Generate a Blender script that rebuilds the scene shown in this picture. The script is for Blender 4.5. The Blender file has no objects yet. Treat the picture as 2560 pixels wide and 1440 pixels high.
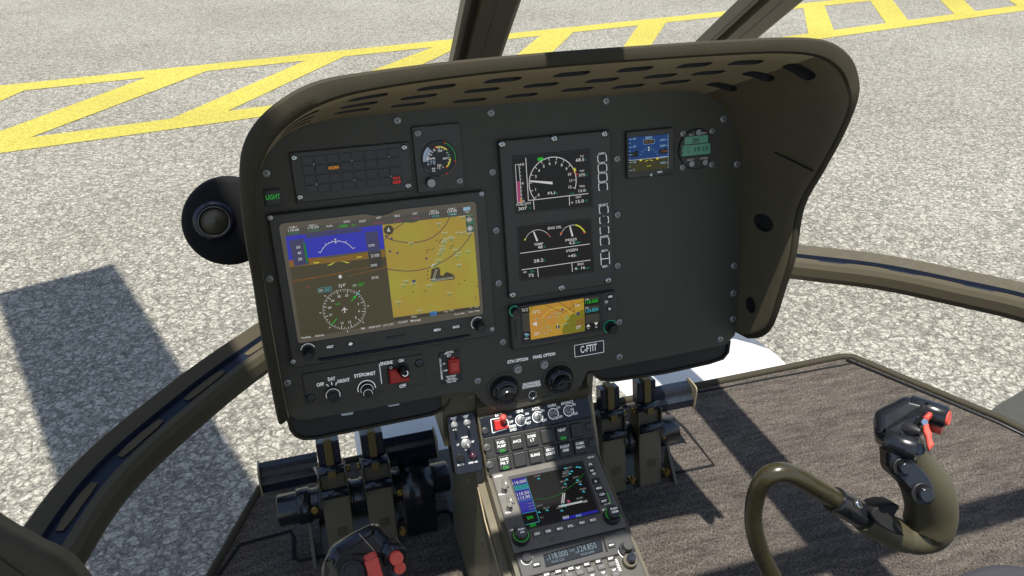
import bpy, bmesh, math, random
from mathutils import Vector as V, Matrix
random.seed(11)
D = math.radians
sc = bpy.context.scene
COL = sc.collection
# ---------------------------------------------------------------- camera
EYE = V((0, 0, 1.95))                       # pilot's eye above the apron, metres; cabin frame: X right, Y forward, Z up
FPX, YAW, PIT, TAU, SD = 1870.0, D(16.8), D(29.5), D(12.5), .95
FW = V((math.sin(YAW)*math.cos(PIT), math.cos(YAW)*math.cos(PIT), -math.sin(PIT)))
RT = V((math.cos(YAW), -math.sin(YAW), 0)); UPV = RT.cross(FW)
cd = bpy.data.cameras.new('camera'); cam = bpy.data.objects.new('camera', cd); COL.objects.link(cam)
cd.sensor_fit = 'HORIZONTAL'; cd.sensor_width = 36; cd.lens = FPX/2560*36
cd.clip_start = .02; cd.clip_end = 5000
M3 = Matrix((RT, UPV, -FW)).transposed()
cam.matrix_world = Matrix.Translation(EYE) @ M3.to_4x4()
sc.camera = cam

def ray(x, y): return RT*((x-1280)/FPX) - UPV*((y-720)/FPX) + FW
def onz(x, y, z): d = ray(x, y); return d*(z/d.z)       # points of the cabin frame (eye at the origin)
def ony(x, y, Y): d = ray(x, y); return d*(Y/d.y)
def onx(x, y, X): d = ray(x, y); return d*(X/d.x)
def zoom(ox, oy, s): return lambda x, y: (ox+x/s, oy+y/s)

class Plane:
    def __init__(s, o, xd, yd):
        s.o, s.x, s.y = V(o), V(xd).normalized(), V(yd).normalized(); s.n = s.x.cross(s.y)
    def pt(s, u, v, w=0): return s.o + s.x*u + s.y*v + s.n*w
    def px(s, q, w=0):
        d = ray(*q); o = s.o + s.n*w; P = d*(o.dot(s.n)/d.dot(s.n)) - o
        return P.dot(s.x), P.dot(s.y)
    def scale(s, q, w=0):                     # metres per photo pixel, vertically, near a point
        a, b = s.px(q, w), s.px((q[0], q[1]-10), w); return math.hypot(a[0]-b[0], a[1]-b[1])/10

# ---------------------------------------------------------------- materials
def lin(c): return tuple((x/255/12.92 if x/255 <= .04045 else ((x/255+.055)/1.055)**2.4) for x in c)
MATS = {}
def mat(name, col, rough=.5, metal=0., var=.12, scale=60., bump=0., bscale=900., emit=None, es=1., spec=.5, coat=0.):
    m = bpy.data.materials.new(name); MATS[name] = m; m.use_nodes = True
    nt = m.node_tree; N = nt.nodes; L = nt.links; b = N['Principled BSDF']
    b.inputs['Roughness'].default_value = rough; b.inputs['Metallic'].default_value = metal
    b.inputs['Specular IOR Level'].default_value = spec
    b.inputs['Coat Weight'].default_value = coat
    if emit:
        b.inputs['Emission Color'].default_value = (*emit, 1); b.inputs['Emission Strength'].default_value = es
    b.inputs['Base Color'].default_value = (*col, 1)
    if var or bump:
        tc = N.new('ShaderNodeTexCoord')
    if var:
        nz = N.new('ShaderNodeTexNoise'); nz.inputs['Scale'].default_value = scale; nz.inputs['Detail'].default_value = 6
        L.new(tc.outputs['Object'], nz.inputs['Vector'])
        mx = N.new('ShaderNodeMixRGB'); mx.inputs[1].default_value = (*[c*(1-var) for c in col], 1)
        mx.inputs[2].default_value = (*[min(1, c*(1+var)) for c in col], 1)
        L.new(nz.outputs['Fac'], mx.inputs[0]); L.new(mx.outputs[0], b.inputs['Base Color'])
        mr = N.new('ShaderNodeMapRange'); mr.inputs['To Min'].default_value = max(.03, rough-.1); mr.inputs['To Max'].default_value = rough+.1
        L.new(nz.outputs['Fac'], mr.inputs['Value']); L.new(mr.outputs[0], b.inputs['Roughness'])
    if bump:
        nb = N.new('ShaderNodeTexNoise'); nb.inputs['Scale'].default_value = bscale; nb.inputs['Detail'].default_value = 3
        L.new(tc.outputs['Object'], nb.inputs['Vector'])
        bp = N.new('ShaderNodeBump'); bp.inputs['Strength'].default_value = bump; bp.inputs['Distance'].default_value = .001
        L.new(nb.outputs['Fac'], bp.inputs['Height']); L.new(bp.outputs[0], b.inputs['Normal'])
    return m
EXPO = 1.05
GL = .33                                    # brightness of lit screens
def lit(name, srgb, k=1.0, rough=.25):
    c = lin(srgb); e = tuple(x*k*GL for x in c)
    return mat(name, (.004, .004, .004), rough, 0, 0, emit=e, es=1., spec=.25)

mat('panel', (.060, .056, .040), .55, bump=.12, bscale=1500)
mat('unit', (.050, .0475, .037), .42, bump=.05, bscale=1500)
mat('unit_dark', (.026, .026, .026), .45)
mat('olive', (.078, .066, .040), .42, bump=.1, bscale=900)
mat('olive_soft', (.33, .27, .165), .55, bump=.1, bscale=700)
mat('hood_rim', (.043, .037, .023), .7, bump=.35, bscale=700, spec=.18)
mat('black_gloss', (.012, .013, .016), .22)
mat('black_satin', (.011, .011, .012), .5)
mat('black', (.004, .004, .004), .8, var=0)
mat('bounce_headliner', (.5, .49, .46), .8)  # pale roof underside, added to bounce light into the cabin
mat('seat_cloth', (.03, .03, .034), .85, bump=.5, bscale=500)
mat('rubber', (.012, .012, .012), .85, spec=.15)
mat('screw_metal', (.36, .36, .35), .42, .55, scale=300)
mat('screw_bright', (.55, .55, .55), .3, .6, scale=300)
mat('screw_blue', (.42, .42, .42), .12, 1.0, scale=200)
mat('screw_dark', (.035, .035, .037), .35)
mat('slot', (.02, .02, .02), .6, var=0)
mat('chrome', (.62, .62, .62), .14, 1.0, scale=150)
mat('gun_metal', (.12, .11, .10), .3, .8)
mat('olive_gloss', (.034, .029, .014), .27)
mat('arm_olive', (.125, .105, .064), .5)
mat('olive_side', (.13, .112, .072), .32)
mat('olive_cheek_shaded', (.125, .104, .062), .5, bump=.1, bscale=700)  # same hood olive, darkened: the cheek's shade is put into the colour
mat('button_cap', (.030, .029, .026), .45)
mat('slot_floor', (.085, .07, .042), .7, spec=.1)
mat('channel_navy', (.010, .015, .028), .5, spec=.2)
mat('arch_olive', (.062, .052, .031), .62, var=.08, spec=.22)
mat('pillar_olive', (.15, .128, .08), .5, bump=.1, bscale=500)
mat('brass', (.24, .155, .04), .38, .8, scale=200)
mat('yellow_strap', (.12, .078, .013), .5)
mat('red', (.48, .022, .016), .35)
mat('red_soft', (.62, .07, .045), .45)
mat('white_ink', (.80, .80, .78), .6, 0, 0, emit=(.8, .8, .78), es=.16)
mat('green_ink', (.02, .25, .03), .6, 0, 0, emit=lin((40, 170, 50)), es=.35)
mat('grey_ink', (.16, .16, .16), .6, 0, 0)
mat('navy_metal', (.011, .015, .024), .26, .1, scale=120)
mat('white_paint', (.62, .61, .58), .35, var=.03)
mat('clip_white', (.6, .62, .64), .4)
mat('grip', (.066, .057, .031), .5, bump=.15, bscale=300)
mat('silver_bezel', (.125, .116, .10), .35, bump=.04)
mat('key_grey', (.075, .073, .068), .42)
mat('knob', (.014, .015, .016), .32)
mat('lcd', (.045, .12, .095), .3, 0, .03, emit=lin((62, 110, 92)), es=.22)
mat('lcd_ink', (.008, .02, .016), .5, var=0)
mat('glass_dark', (.02, .02, .021), .3, 0, 0)
mat('purple_lens', (.045, .015, .025), .08, 0, 0, spec=.8)
# lit screen colours
for nm, c in dict(s_white=(225, 225, 222), s_grey=(150, 150, 145), s_teal=(30, 150, 120), s_green=(40, 190, 50), s_dgreen=(20, 130, 40), s_blue=(58, 62, 190),
                  s_navy=(62, 66, 118), s_earth=(80, 75, 56), s_tan=(140, 108, 45), s_orange=(150, 95, 40), s_topbar=(84, 82, 76), s_bar2=(66, 64, 56),
                  s_edge=(98, 92, 80), s_yellow=(222, 214, 70), s_magenta=(175, 70, 120), s_red=(215, 45, 35), s_amber=(235, 150, 45), s_black=(22, 21, 22),
                  s_ring=(88, 80, 84), s_city=(78, 70, 52), s_cyan=(70, 185, 200), s_tab=(70, 130, 185), s_adi=(22, 62, 122), s_olive=(62, 58, 24),
                  s_skyblue=(150, 190, 215), s_gps=(40, 40, 165), s_gpsrow=(30, 150, 165), s_radio=(52, 62, 72), s_radiotxt=(165, 190, 200), s_dash=(195, 200, 175),
                  s_violet=(72, 72, 110), s_mapolive=(128, 125, 32), s_brown=(120, 72, 40), s_pinkarc=(120, 95, 92), s_arcgreen=(40, 120, 60), s_ghost=(145, 160, 180)).items():
    lit(nm, c)
def map_material(name, c1, c2, c3, sc_):
    m = bpy.data.materials.new(name); MATS[name] = m; m.use_nodes = True
    nt = m.node_tree; N = nt.nodes; L = nt.links; b = N['Principled BSDF']
    b.inputs['Base Color'].default_value = (.004, .004, .004, 1); b.inputs['Roughness'].default_value = .3
    b.inputs['Specular IOR Level'].default_value = .25
    tc = N.new('ShaderNodeTexCoord'); sn = N.new('ShaderNodeVectorMath'); sn.operation = 'SNAP'; sn.inputs[1].default_value = (.012, .012, .012)
    L.new(tc.outputs['Object'], sn.inputs[0])
    ad = N.new('ShaderNodeMixRGB'); ad.inputs[0].default_value = .45
    L.new(sn.outputs[0], ad.inputs[1]); L.new(tc.outputs['Object'], ad.inputs[2])
    nz = N.new('ShaderNodeTexNoise'); nz.inputs['Scale'].default_value = sc_; nz.inputs['Detail'].default_value = 2
    L.new(ad.outputs[0], nz.inputs['Vector'])
    cr = N.new('ShaderNodeValToRGB'); e = cr.color_ramp.elements
    e[0].position = .36; e[0].color = (*lin(c1), 1); e[1].position = .64; e[1].color = (*lin(c3), 1)
    k = e.new(.5); k.color = (*lin(c2), 1)
    L.new(nz.outputs['Fac'], cr.inputs[0]); L.new(cr.outputs[0], b.inputs['Emission Color']); b.inputs['Emission Strength'].default_value = GL
map_material('s_map', (181, 152, 66), (180, 157, 66), (177, 170, 66), 12)
map_material('s_map2', (205, 145, 60), (198, 155, 55), (186, 160, 50), 30)

# ---------------------------------------------------------------- mesh builder
CAPH = None
TXT = {}
def text_mesh(s, bold):
    key = (s, bold)
    if key not in TXT:
        cu = bpy.data.curves.new('t', 'FONT'); cu.body = s; cu.size = 1; cu.resolution_u = 2; cu.offset = bold
        o = bpy.data.objects.new('t', cu); COL.objects.link(o)
        dg = bpy.context.evaluated_depsgraph_get(); me = bpy.data.meshes.new_from_object(o.evaluated_get(dg))
        TXT[key] = ([tuple(v.co[:2]) for v in me.vertices], [tuple(p.vertices) for p in me.polygons])
        bpy.data.objects.remove(o); bpy.data.curves.remove(cu); bpy.data.meshes.remove(me)
    return TXT[key]

def rrect(u0, v0, u1, v1, r=0., n=4):
    if r <= 0: return [(u0, v0), (u1, v0), (u1, v1), (u0, v1)]
    P = []
    for cx, cy, a in ((u1-r, v0+r, -90), (u1-r, v1-r, 0), (u0+r, v1-r, 90), (u0+r, v0+r, 180)):
        for i in range(n+1):
            t = D(a+90*i/n); P.append((cx+r*math.cos(t), cy+r*math.sin(t)))
    return P
def circ(cu, cv, r, n=24): return [(cu+r*math.cos(2*math.pi*i/n), cv+r*math.sin(2*math.pi*i/n)) for i in range(n)]
def area(p): return sum(a[0]*b[1]-b[0]*a[1] for a, b in zip(p, p[1:]+p[:1]))/2
def inset(p, d):
    n = len(p); o = []
    for i in range(n):
        a, b, c = V(p[i-1]), V(p[i]), V(p[(i+1) % n])
        e1, e2 = (b-a), (c-b)
        if e1.length < 1e-7 or e2.length < 1e-7: o.append(tuple(b)); continue
        e1.normalize(); e2.normalize()
        n1, n2 = V((-e1.y, e1.x)), V((-e2.y, e2.x)); k = 1+n1.dot(n2)
        o.append(tuple(b+(n1+n2)*(d/max(k, .35))))
    return o
def catmull(P, k):
    P = [V(p) for p in P]; o = []
    for i in range(len(P)-1):
        a, b, c, d = P[max(i-1, 0)], P[i], P[i+1], P[min(i+2, len(P)-1)]
        for j in range(k):
            t = j/k; o.append(.5*((2*b)+(c-a)*t+(2*a-5*b+4*c-d)*t*t+(3*b-a-3*c+d)*t**3))
    o.append(P[-1]); return o

def smooth_loop(L, k=4):
    P_ = [V((*p, 0)) for p in L]; o = []; n = len(P_)
    for i in range(n):
        a_, b_, c_, d_ = P_[i-1], P_[i], P_[(i+1) % n], P_[(i+2) % n]
        for j in range(k):
            t_ = j/k; p = .5*((2*b_)+(c_-a_)*t_+(2*a_-5*b_+4*c_-d_)*t_*t_+(3*b_-a_-3*c_+d_)*t_**3); o.append((p.x, p.y))
    return o

class MB:
    def __init__(s, pl=None): s.v = []; s.f = []; s.m = []; s.sm = []; s.names = []; s.pl = pl
    def mi(s, name):
        if name not in s.names: s.names.append(name)
        return s.names.index(name)
    def add(s, pts): i = len(s.v); s.v += [V(p) for p in pts]; return i
    def P(s, u, v, w=0): return s.pl.pt(u, v, w) if s.pl else V((u, v, w))
    def fc(s, idx, m, sm=False): s.f.append(tuple(idx)); s.m.append(s.mi(m)); s.sm.append(sm)
    def poly(s, pts, m): i = s.add(pts); s.fc(range(i, i+len(pts)), m)
    def flat(s, uv, w, m):                    # flat sheet on the plane
        if area(uv) < 0: uv = uv[::-1]
        s.poly([s.P(a, b, w) for a, b in uv], m)
    def prism(s, uv, w0, w1, m, bev=0., mtop=None, sm=False):
        if area(uv) < 0: uv = uv[::-1]
        n = len(uv); rings = [(uv, w0)]
        if bev: 
            rings += [(uv, w1-bev), (inset(uv, bev*.3), w1-bev*.3), (inset(uv, bev), w1)]
        else: rings += [(uv, w1)]
        I = [s.add([s.P(a, b, w) for a, b in r]) for r, w in rings]
        for A, B in zip(I, I[1:]):
            for i in range(n): s.fc((A+i, A+(i+1) % n, B+(i+1) % n, B+i), m, sm)
        s.fc([I[0]+i for i in reversed(range(n))], m); s.fc([I[-1]+i for i in range(n)], mtop or m)
    def rev(s, c, prof, m, n=24, sm=True, cap=True, mcap=None):
        I = [s.add([s.P(c[0]+r*math.cos(2*math.pi*i/n), c[1]+r*math.sin(2*math.pi*i/n), w) for i in range(n)]) for r, w in prof]
        for A, B in zip(I, I[1:]):
            for i in range(n): s.fc((A+i, A+(i+1) % n, B+(i+1) % n, B+i), m, sm)
        if cap:
            s.fc([I[0]+i for i in reversed(range(n))], m); s.fc([I[-1]+i for i in range(n)], mcap or m)
    def arc(s, c, r0, r1, w, a0, a1, m, n=20):
        A = []
        for i in range(n+1):
            t = D(a0+(a1-a0)*i/n); A += [s.P(c[0]+r0*math.cos(t), c[1]+r0*math.sin(t), w), s.P(c[0]+r1*math.cos(t), c[1]+r1*math.sin(t), w)]
        k = s.add(A)
        for i in range(n):
            q = (k+2*i, k+2*i+1, k+2*i+3, k+2*i+2); s.fc(q if a1 > a0 else q[::-1], m)
    def line(s, a, b, th, w, m):
        a, b = V(a), V(b); d = b-a
        if d.length < 1e-9: return
        d.normalize(); n = V((-d.y, d.x))*th/2
        s.flat([tuple(a-n), tuple(b-n), tuple(b+n), tuple(a+n)], w, m)
    def pline(s, P, th, w, m):
        for a, b in zip(P, P[1:]): s.line(a, b, th, w, m)
    def tube(s, pts, r, m, n=14, cap=True, sm=True, flat=1.0, up=None):   # cabin-frame points
        pts = [V(p) for p in pts]; R = r if isinstance(r, (list, tuple)) else [r]*len(pts); I = []
        t0 = (pts[1]-pts[0]).normalized(); up = V(up) if up else (V((0, 0, 1)) if abs(t0.z) < .9 else V((0, 1, 0)))
        for i, p in enumerate(pts):
            t = (pts[min(i+1, len(pts)-1)]-pts[max(i-1, 0)]).normalized()
            x = up.cross(t)
            x.normalize(); y = t.cross(x); up = y
            I.append(s.add([p+x*R[i]*math.cos(2*math.pi*k/n)+y*R[i]*flat*math.sin(2*math.pi*k/n) for k in range(n)]))
        for A, B in zip(I, I[1:]):
            for k in range(n): s.fc((A+k, A+(k+1) % n, B+(k+1) % n, B+k), m, sm)
        if cap: s.fc([I[0]+k for k in reversed(range(n))], m); s.fc([I[-1]+k for k in range(n)], m)
    def sweep(s, pts, prof, m, ups=None, closed=True):   # profile (side, up) swept along a path
        pts = [V(p) for p in pts]; n = len(prof); I = []
        for i, p in enumerate(pts):
            t = (pts[min(i+1, len(pts)-1)]-pts[max(i-1, 0)]).normalized(); up = V(ups[i] if isinstance(ups, list) else (ups or (0, 0, 1)))
            x = t.cross(up).normalized(); y = x.cross(t)
            I.append(s.add([p+x*a+y*b for a, b in prof]))
        mm = m if isinstance(m, list) else [m]*n
        for A, B in zip(I, I[1:]):
            for k in range(n if closed else n-1): s.fc((A+k, A+(k+1) % n, B+(k+1) % n, B+k), mm[k])
        if closed:
            s.fc([I[0]+k for k in reversed(range(n))], mm[0]); s.fc([I[-1]+k for k in range(n)], mm[0])
    def box(s, c, d, m, rot=None, bev=0.):     # cabin-frame box, centre and full size
        R = rot or Matrix.Identity(3); pl = s.pl
        s.pl = Plane(V(c), R @ V((1, 0, 0)), R @ V((0, 1, 0)))
        s.prism(rrect(-d[0]/2, -d[1]/2, d[0]/2, d[1]/2), -d[2]/2, d[2]/2, m, bev); s.pl = pl
    def text(s, txt, a, x1, h, w, m, bold=.012, cen=False):
        """txt with the left end of its base line at photo pixel a, its right end at pixel column x1, h pixels high"""
        u0, v0 = s.pl.px(a, w)
        y1 = a[1]
        for _ in range(4):
            u1, v1 = s.pl.px((x1, y1), w); y1 += (v1-v0)/s.pl.scale((x1, y1), w)
        hh = h*s.pl.scale(a, w); vs, fs = text_mesh(txt, bold)
        X0, X1 = min(v[0] for v in vs), max(v[0] for v in vs); kx = (u1-u0)/(X1-X0); ky = hh/.70
        i = s.add([s.P(u0+(x-X0)*kx, v0+y*ky, w) for x, y in vs])
        for f in fs: s.fc([i+k for k in f], m)
    def textm(s, txt, u0, v0, h, w, m, wid=None, bold=.012, cen=False):      # the same in metres
        vs, fs = text_mesh(txt, bold); X0, X1 = min(v[0] for v in vs), max(v[0] for v in vs); ky = h/.70; kx = (wid/(X1-X0)) if wid else ky
        if cen: u0 -= (X1-X0)*kx/2
        i = s.add([s.P(u0+(x-X0)*kx, v0+y*ky, w) for x, y in vs])
        for f in fs: s.fc([i+k for k in f], m)
    def build(s, name, parent=None, loc=None):
        o0 = V(parent.location) if parent and parent.type == 'EMPTY' else None
        if o0 is None:
            o0 = parent.matrix_world.translation.copy() if parent else (V(loc)+EYE if loc is not None else sum(s.v, V())/len(s.v)+EYE)
            if parent: o0 = WORLD[parent.name]
        me = bpy.data.meshes.new(name); me.from_pydata([tuple(p+EYE-o0) for p in s.v], [], s.f)
        for n in s.names: me.materials.append(MATS[n])
        me.polygons.foreach_set('material_index', s.m); me.polygons.foreach_set('use_smooth', s.sm); me.update()
        o = bpy.data.objects.new(name, me); COL.objects.link(o)
        if parent: o.parent = parent; WORLD[o.name] = o0
        else: o.location = o0; WORLD[o.name] = o0
        return o
WORLD = {}
def tag(o, label, cat, group=None, kind=None):
    if label: o['label'] = label
    if cat: o['category'] = cat
    if group: o['group'] = group
    if kind: o['kind'] = kind
    return o
def thing(name, label, cat, loc, group=None):
    o = bpy.data.objects.new(name, None); COL.objects.link(o); o.location = V(loc)+EYE; o.empty_display_size = .02
    WORLD[o.name] = o.location.copy(); return tag(o, label, cat, group)
def boolean(o, cutter):
    if MATS['slot'] not in list(o.data.materials): o.data.materials.append(MATS['slot'])
    cutter.data.materials.clear()
    for q in o.data.materials: cutter.data.materials.append(q)
    k = list(o.data.materials).index(MATS['slot']); cutter.data.polygons.foreach_set('material_index', [k]*len(cutter.data.polygons))
    md = o.modifiers.new('b', 'BOOLEAN'); md.operation = 'DIFFERENCE'; md.object = cutter; md.solver = 'EXACT'
    dg = bpy.context.evaluated_depsgraph_get(); me = bpy.data.meshes.new_from_object(o.evaluated_get(dg), depsgraph=dg)
    o.modifiers.clear(); old = o.data; o.data = me; me.name = o.name; bpy.data.meshes.remove(old)
    bpy.data.objects.remove(cutter)
def uvs(pl, L, w=0): return [pl.px(q, w) for q in L]
def rect(pl, tl, tr, br, bl, w=0):
    a, b, c, d = (pl.px(q, w) for q in (tl, tr, br, bl))
    return (a[0]+d[0])/2, (c[1]+d[1])/2, (b[0]+c[0])/2, (a[1]+b[1])/2

NV = V((0, -math.cos(TAU), math.sin(TAU)))
PAN = Plane(NV*-SD, (1, 0, 0), (0, math.sin(TAU), math.cos(TAU)))            # the instrument panel's face
SWP = Plane((.2825, .825, -.695), (1, 0, 0), (0, .59, .805))                # upper slope of the pedestal
CON = Plane((.2825, .777, -.764), (1, 0, 0), (0, .957, .29))                # lower slope of the pedestal
# ---------------------------------------------------------------- daylight
SUN = V((.072, .20, -1)).normalized()
w = bpy.data.worlds.new('World'); sc.world = w; w.use_nodes = True
nt = w.node_tree; bg = nt.nodes['Background']; sky = nt.nodes.new('ShaderNodeTexSky'); sky.sky_type = 'NISHITA'; sky.sun_disc = False
sky.sun_elevation = math.asin(-SUN.z); sky.sun_rotation = math.atan2(-SUN.x, -SUN.y); sky.air_density = 1; sky.dust_density = 1.2
nt.links.new(sky.outputs[0], bg.inputs['Color']); bg.inputs['Strength'].default_value = .09
sd = bpy.data.lights.new('sun', 'SUN'); sd.energy = 3.6; sd.angle = D(.55); sd.color = (1, .965, .90)
so = bpy.data.objects.new('sun', sd); COL.objects.link(so); so.rotation_euler = SUN.to_track_quat('-Z', 'Y').to_euler(); so.location = (0, 0, 30)
sc.view_settings.view_transform = 'Standard'; sc.view_settings.look = 'None'; sc.view_settings.gamma = 1; sc.view_settings.exposure = EXPO

# ---------------------------------------------------------------- apron
def ground_material(name, stone, dirt, crack, paint=False):
    m = bpy.data.materials.new(name); MATS[name] = m; m.use_nodes = True
    nt = m.node_tree; N = nt.nodes; L = nt.links; b = N['Principled BSDF']; b.inputs['Roughness'].default_value = .85; b.inputs['Specular IOR Level'].default_value = .25
    g = N.new('ShaderNodeNewGeometry')
    def noise(sc_, det, ro=.6, dist=0.):
        n = N.new('ShaderNodeTexNoise'); n.inputs['Scale'].default_value = sc_; n.inputs['Detail'].default_value = det; n.inputs['Roughness'].default_value = ro
        n.inputs['Distortion'].default_value = dist; L.new(g.outputs['Position'], n.inputs['Vector']); return n
    def ramp(src, p0, p1, c0=(0, 0, 0, 1), c1=(1, 1, 1, 1)):
        r = N.new('ShaderNodeValToRGB'); r.color_ramp.elements[0].position = p0; r.color_ramp.elements[1].position = p1
        r.color_ramp.elements[0].color = c0; r.color_ramp.elements[1].color = c1; L.new(src, r.inputs[0]); return r
    def mix(f, a, c, mode='MIX'):
        x = N.new('ShaderNodeMixRGB'); x.blend_type = mode
        for k, s in ((0, f), (1, a), (2, c)):
            if hasattr(s, 'links'): L.new(s, x.inputs[k])
            else: x.inputs[k].default_value = s
        return x.outputs[0]
    wob = noise(9, 3); off = N.new('ShaderNodeMixRGB'); off.inputs[0].default_value = .09
    L.new(g.outputs['Position'], off.inputs[1]); L.new(wob.outputs['Color'], off.inputs[2])
    def voro(sc_, feat):
        v = N.new('ShaderNodeTexVoronoi'); v.feature = feat; v.inputs['Scale'].default_value = sc_; L.new(off.outputs[0], v.inputs['Vector']); return v
    e1, e2 = voro(23, 'DISTANCE_TO_EDGE'), voro(44, 'DISTANCE_TO_EDGE')
    def ridge(sc_, det, w0, w1, dist):
        n = noise(sc_, det, .55, dist); a_ = N.new('ShaderNodeMath'); a_.operation = 'SUBTRACT'; a_.inputs[1].default_value = .5; L.new(n.outputs['Fac'], a_.inputs[0])
        b_ = N.new('ShaderNodeMath'); b_.operation = 'ABSOLUTE'; L.new(a_.outputs[0], b_.inputs[0]); return ramp(b_.outputs[0], w0, w1)
    v1 = ramp(e1.outputs[0], .0, .13); r1 = ridge(15, 4, .0, .055, .6); r2 = ridge(40, 5, .0, .07, .4)
    class C: pass
    c1 = C(); c1.outputs = [mix(.8, r1.outputs[0], mix(1., r1.outputs[0], v1.outputs[0], 'MULTIPLY'))]; c2 = C(); c2.outputs = [mix(.35, r2.outputs[0], ramp(e2.outputs[0], .0, .2).outputs[0])]
    n1 = noise(38, 9, .68); n2 = noise(90, 6, .7); n3 = noise(.45, 4, .5); n4 = noise(5, 5, .6)
    p1 = ramp(n1.outputs['Fac'], .40, .60); p2 = ramp(n2.outputs['Fac'], .36, .60)
    col = mix(p1.outputs[0], (*dirt, 1), (*stone, 1))
    col = mix(.62 if not paint else .18, col, mix(1., col, c1.outputs[0], 'MULTIPLY'))
    col = mix(.45 if not paint else .15, col, mix(1., col, c2.outputs[0], 'MULTIPLY'))
    col = mix(.5 if not paint else .4, col, mix(1., col, p2.outputs[0], 'MULTIPLY'))
    col = mix(1., col, ramp(n3.outputs['Fac'], .3, .7, (.86, .85, .83, 1), (1.08, 1.08, 1.1, 1)).outputs[0], 'MULTIPLY')
    L.new(col, b.inputs['Base Color'])
    hs = N.new('ShaderNodeMath'); hs.operation = 'ADD'; L.new(c1.outputs[0], hs.inputs[0])
    hm = N.new('ShaderNodeMath'); hm.operation = 'MULTIPLY_ADD'; hm.inputs[1].default_value = 1.3; L.new(n1.outputs['Fac'], hm.inputs[0]); L.new(c2.outputs[0], hm.inputs[2])
    L.new(hm.outputs[0], hs.inputs[1])
    bp = N.new('ShaderNodeBump'); bp.inputs['Strength'].default_value = .5 if not paint else .35; bp.inputs['Distance'].default_value = .012
    L.new(hs.outputs[0], bp.inputs['Height']); L.new(bp.outputs[0], b.inputs['Normal'])
    return m
ground_material('apron', (.605, .573, .468), (.44, .413, .338), (.1, .09, .08))
ground_material('marking', (.60, .525, .098), (.48, .405, .068), (.3, .25, .05), True)
GZ = -EYE.z; FZ = -1.1
m = MB(); m.poly([(-900, -900, GZ), (900, -900, GZ), (900, 900, GZ), (-900, 900, GZ)], 'apron')
tag(m.build('ground', loc=(0, 0, GZ)), 'pale weathered concrete apron of rough cracked aggregate around the helicopter', 'ground', kind='structure')
m = MB(); A = zoom(0, 160, 4); B = zoom(640, 40, 4); Cc = zoom(1240, 0, 3.879); E_ = zoom(1860, 0, 3.657)
def gq(*q, z=.004): m.poly([onz(x, y, GZ)+V((0, 0, z)) for x, y in q], 'marking')
STRIPE = []
def gl(a, b, c, d, z=.004):                     # a long stripe: two points of its far edge, two of its near edge, run on past both
    P = [onz(x, y, GZ) for x, y in (a, b, c, d)]; d1 = (P[1]-P[0]).normalized(); wdt = (P[2]-P[0])-d1*((P[2]-P[0]).dot(d1)); wdt2 = (P[3]-P[1])-d1*((P[3]-P[1]).dot(d1))
    wd = (wdt+wdt2)/2; STRIPE.append((P[0]+wd/2, d1)); s0 = P[0]-d1*9; s1 = P[1]+d1*22; m.poly([p+V((0, 0, z)) for p in (s0+wd, s1+wd, s1, s0)], 'marking')
gl((0, 214.5), Cc(2230, 110), A(400, 252), Cc(2210, 160))
gl(A(500, 712), E_(2480, 55), A(0, 880), E_(2560, 105))
def rung(a, b, c, d):                           # far-left, far-right, near-left, near-right corners of a cross stripe, run on to the middle of both long stripes
    P = [onz(x, y, GZ) for x, y in (a, b, c, d)]
    def meet(p, q, k):
        o, e = STRIPE[k]; r = q-p; t = ((o.x-p.x)*e.y-(o.y-p.y)*e.x)/(r.x*e.y-r.y*e.x); return p+r*t
    L = [meet(P[2], P[0], 1), meet(P[3], P[1], 1), meet(P[3], P[1], 0), meet(P[2], P[0], 0)]; m.poly([V((p.x, p.y, GZ+.0046)) for p in L], 'marking')
rung((-470, 345), (-360, 345), (-700, 520), (-520, 520))
rung(A(-700, 500), A(150, 310), A(-1400, 720), A(-560, 620))
rung(A(1500, 125), A(2040, 85), A(-60, 700), A(330, 730))
rung(B(470, 460), B(900, 400), A(1760, 530), A(2320, 455))
rung(B(1740, 325), B(2080, 290), B(250, 900), B(860, 870))
rung(Cc(420, 355), Cc(750, 315), Cc(-420, 1050), Cc(40, 1000))
rung(Cc(1375, 255), Cc(1650, 220), Cc(860, 1000), Cc(1180, 930))
rung(E_(545, 85), E_(740, 65), E_(585, 300), E_(815, 265))
rung(E_(1160, 18), E_(1355, -2), E_(1290, 205), E_(1495, 180))
rung(E_(1640, -150), E_(1830, -170), E_(1920, 128), E_(2110, 100))
rung(E_(2180, -170), E_(2350, -190), E_(2490, 50), E_(2700, 20))
tag(m.build('apron_marking', loc=(0, 0, GZ)), 'yellow ladder shaped paint stripes across the concrete apron', 'ground marking', kind='structure')

# ---------------------------------------------------------------- airframe seen round the cockpit
def frame_profile(wd, dp): return [(-wd*.5, -dp*.42), (-wd*.45, -dp*.5), (-wd*.40, -dp*.5), (-wd*.36, dp*.1), (-wd*.24, dp*.1), (-wd*.19, -dp*.5), (wd*.04, -dp*.5), (wd*.06, -dp*.43), (wd*.09, -dp*.5), (wd*.42, -dp*.5), (wd/2, -dp*.36), (wd/2, dp/2), (-wd/2, dp/2)]
def pillar(a, b, Ya, Yb, wd, label, dp=.022):
    A, B = ony(*a, Ya), ony(*b, Yb); d = (B-A); top = B+d*((.34-B.z)/d.z); bot = A-d*((A.z+.62)/d.z)
    m = MB(); n = d.normalized(); up = -V((1, 0, 0)).cross(n)
    m.sweep([bot, A, B, top], [(-x, y) for x, y in frame_profile(wd, dp)], 'pillar_olive', tuple(up))
    o = m.build('windscreen_pillar', loc=tuple(bot)); tag(o, label, 'windscreen pillar', 'windscreen pillars'); return top
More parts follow.
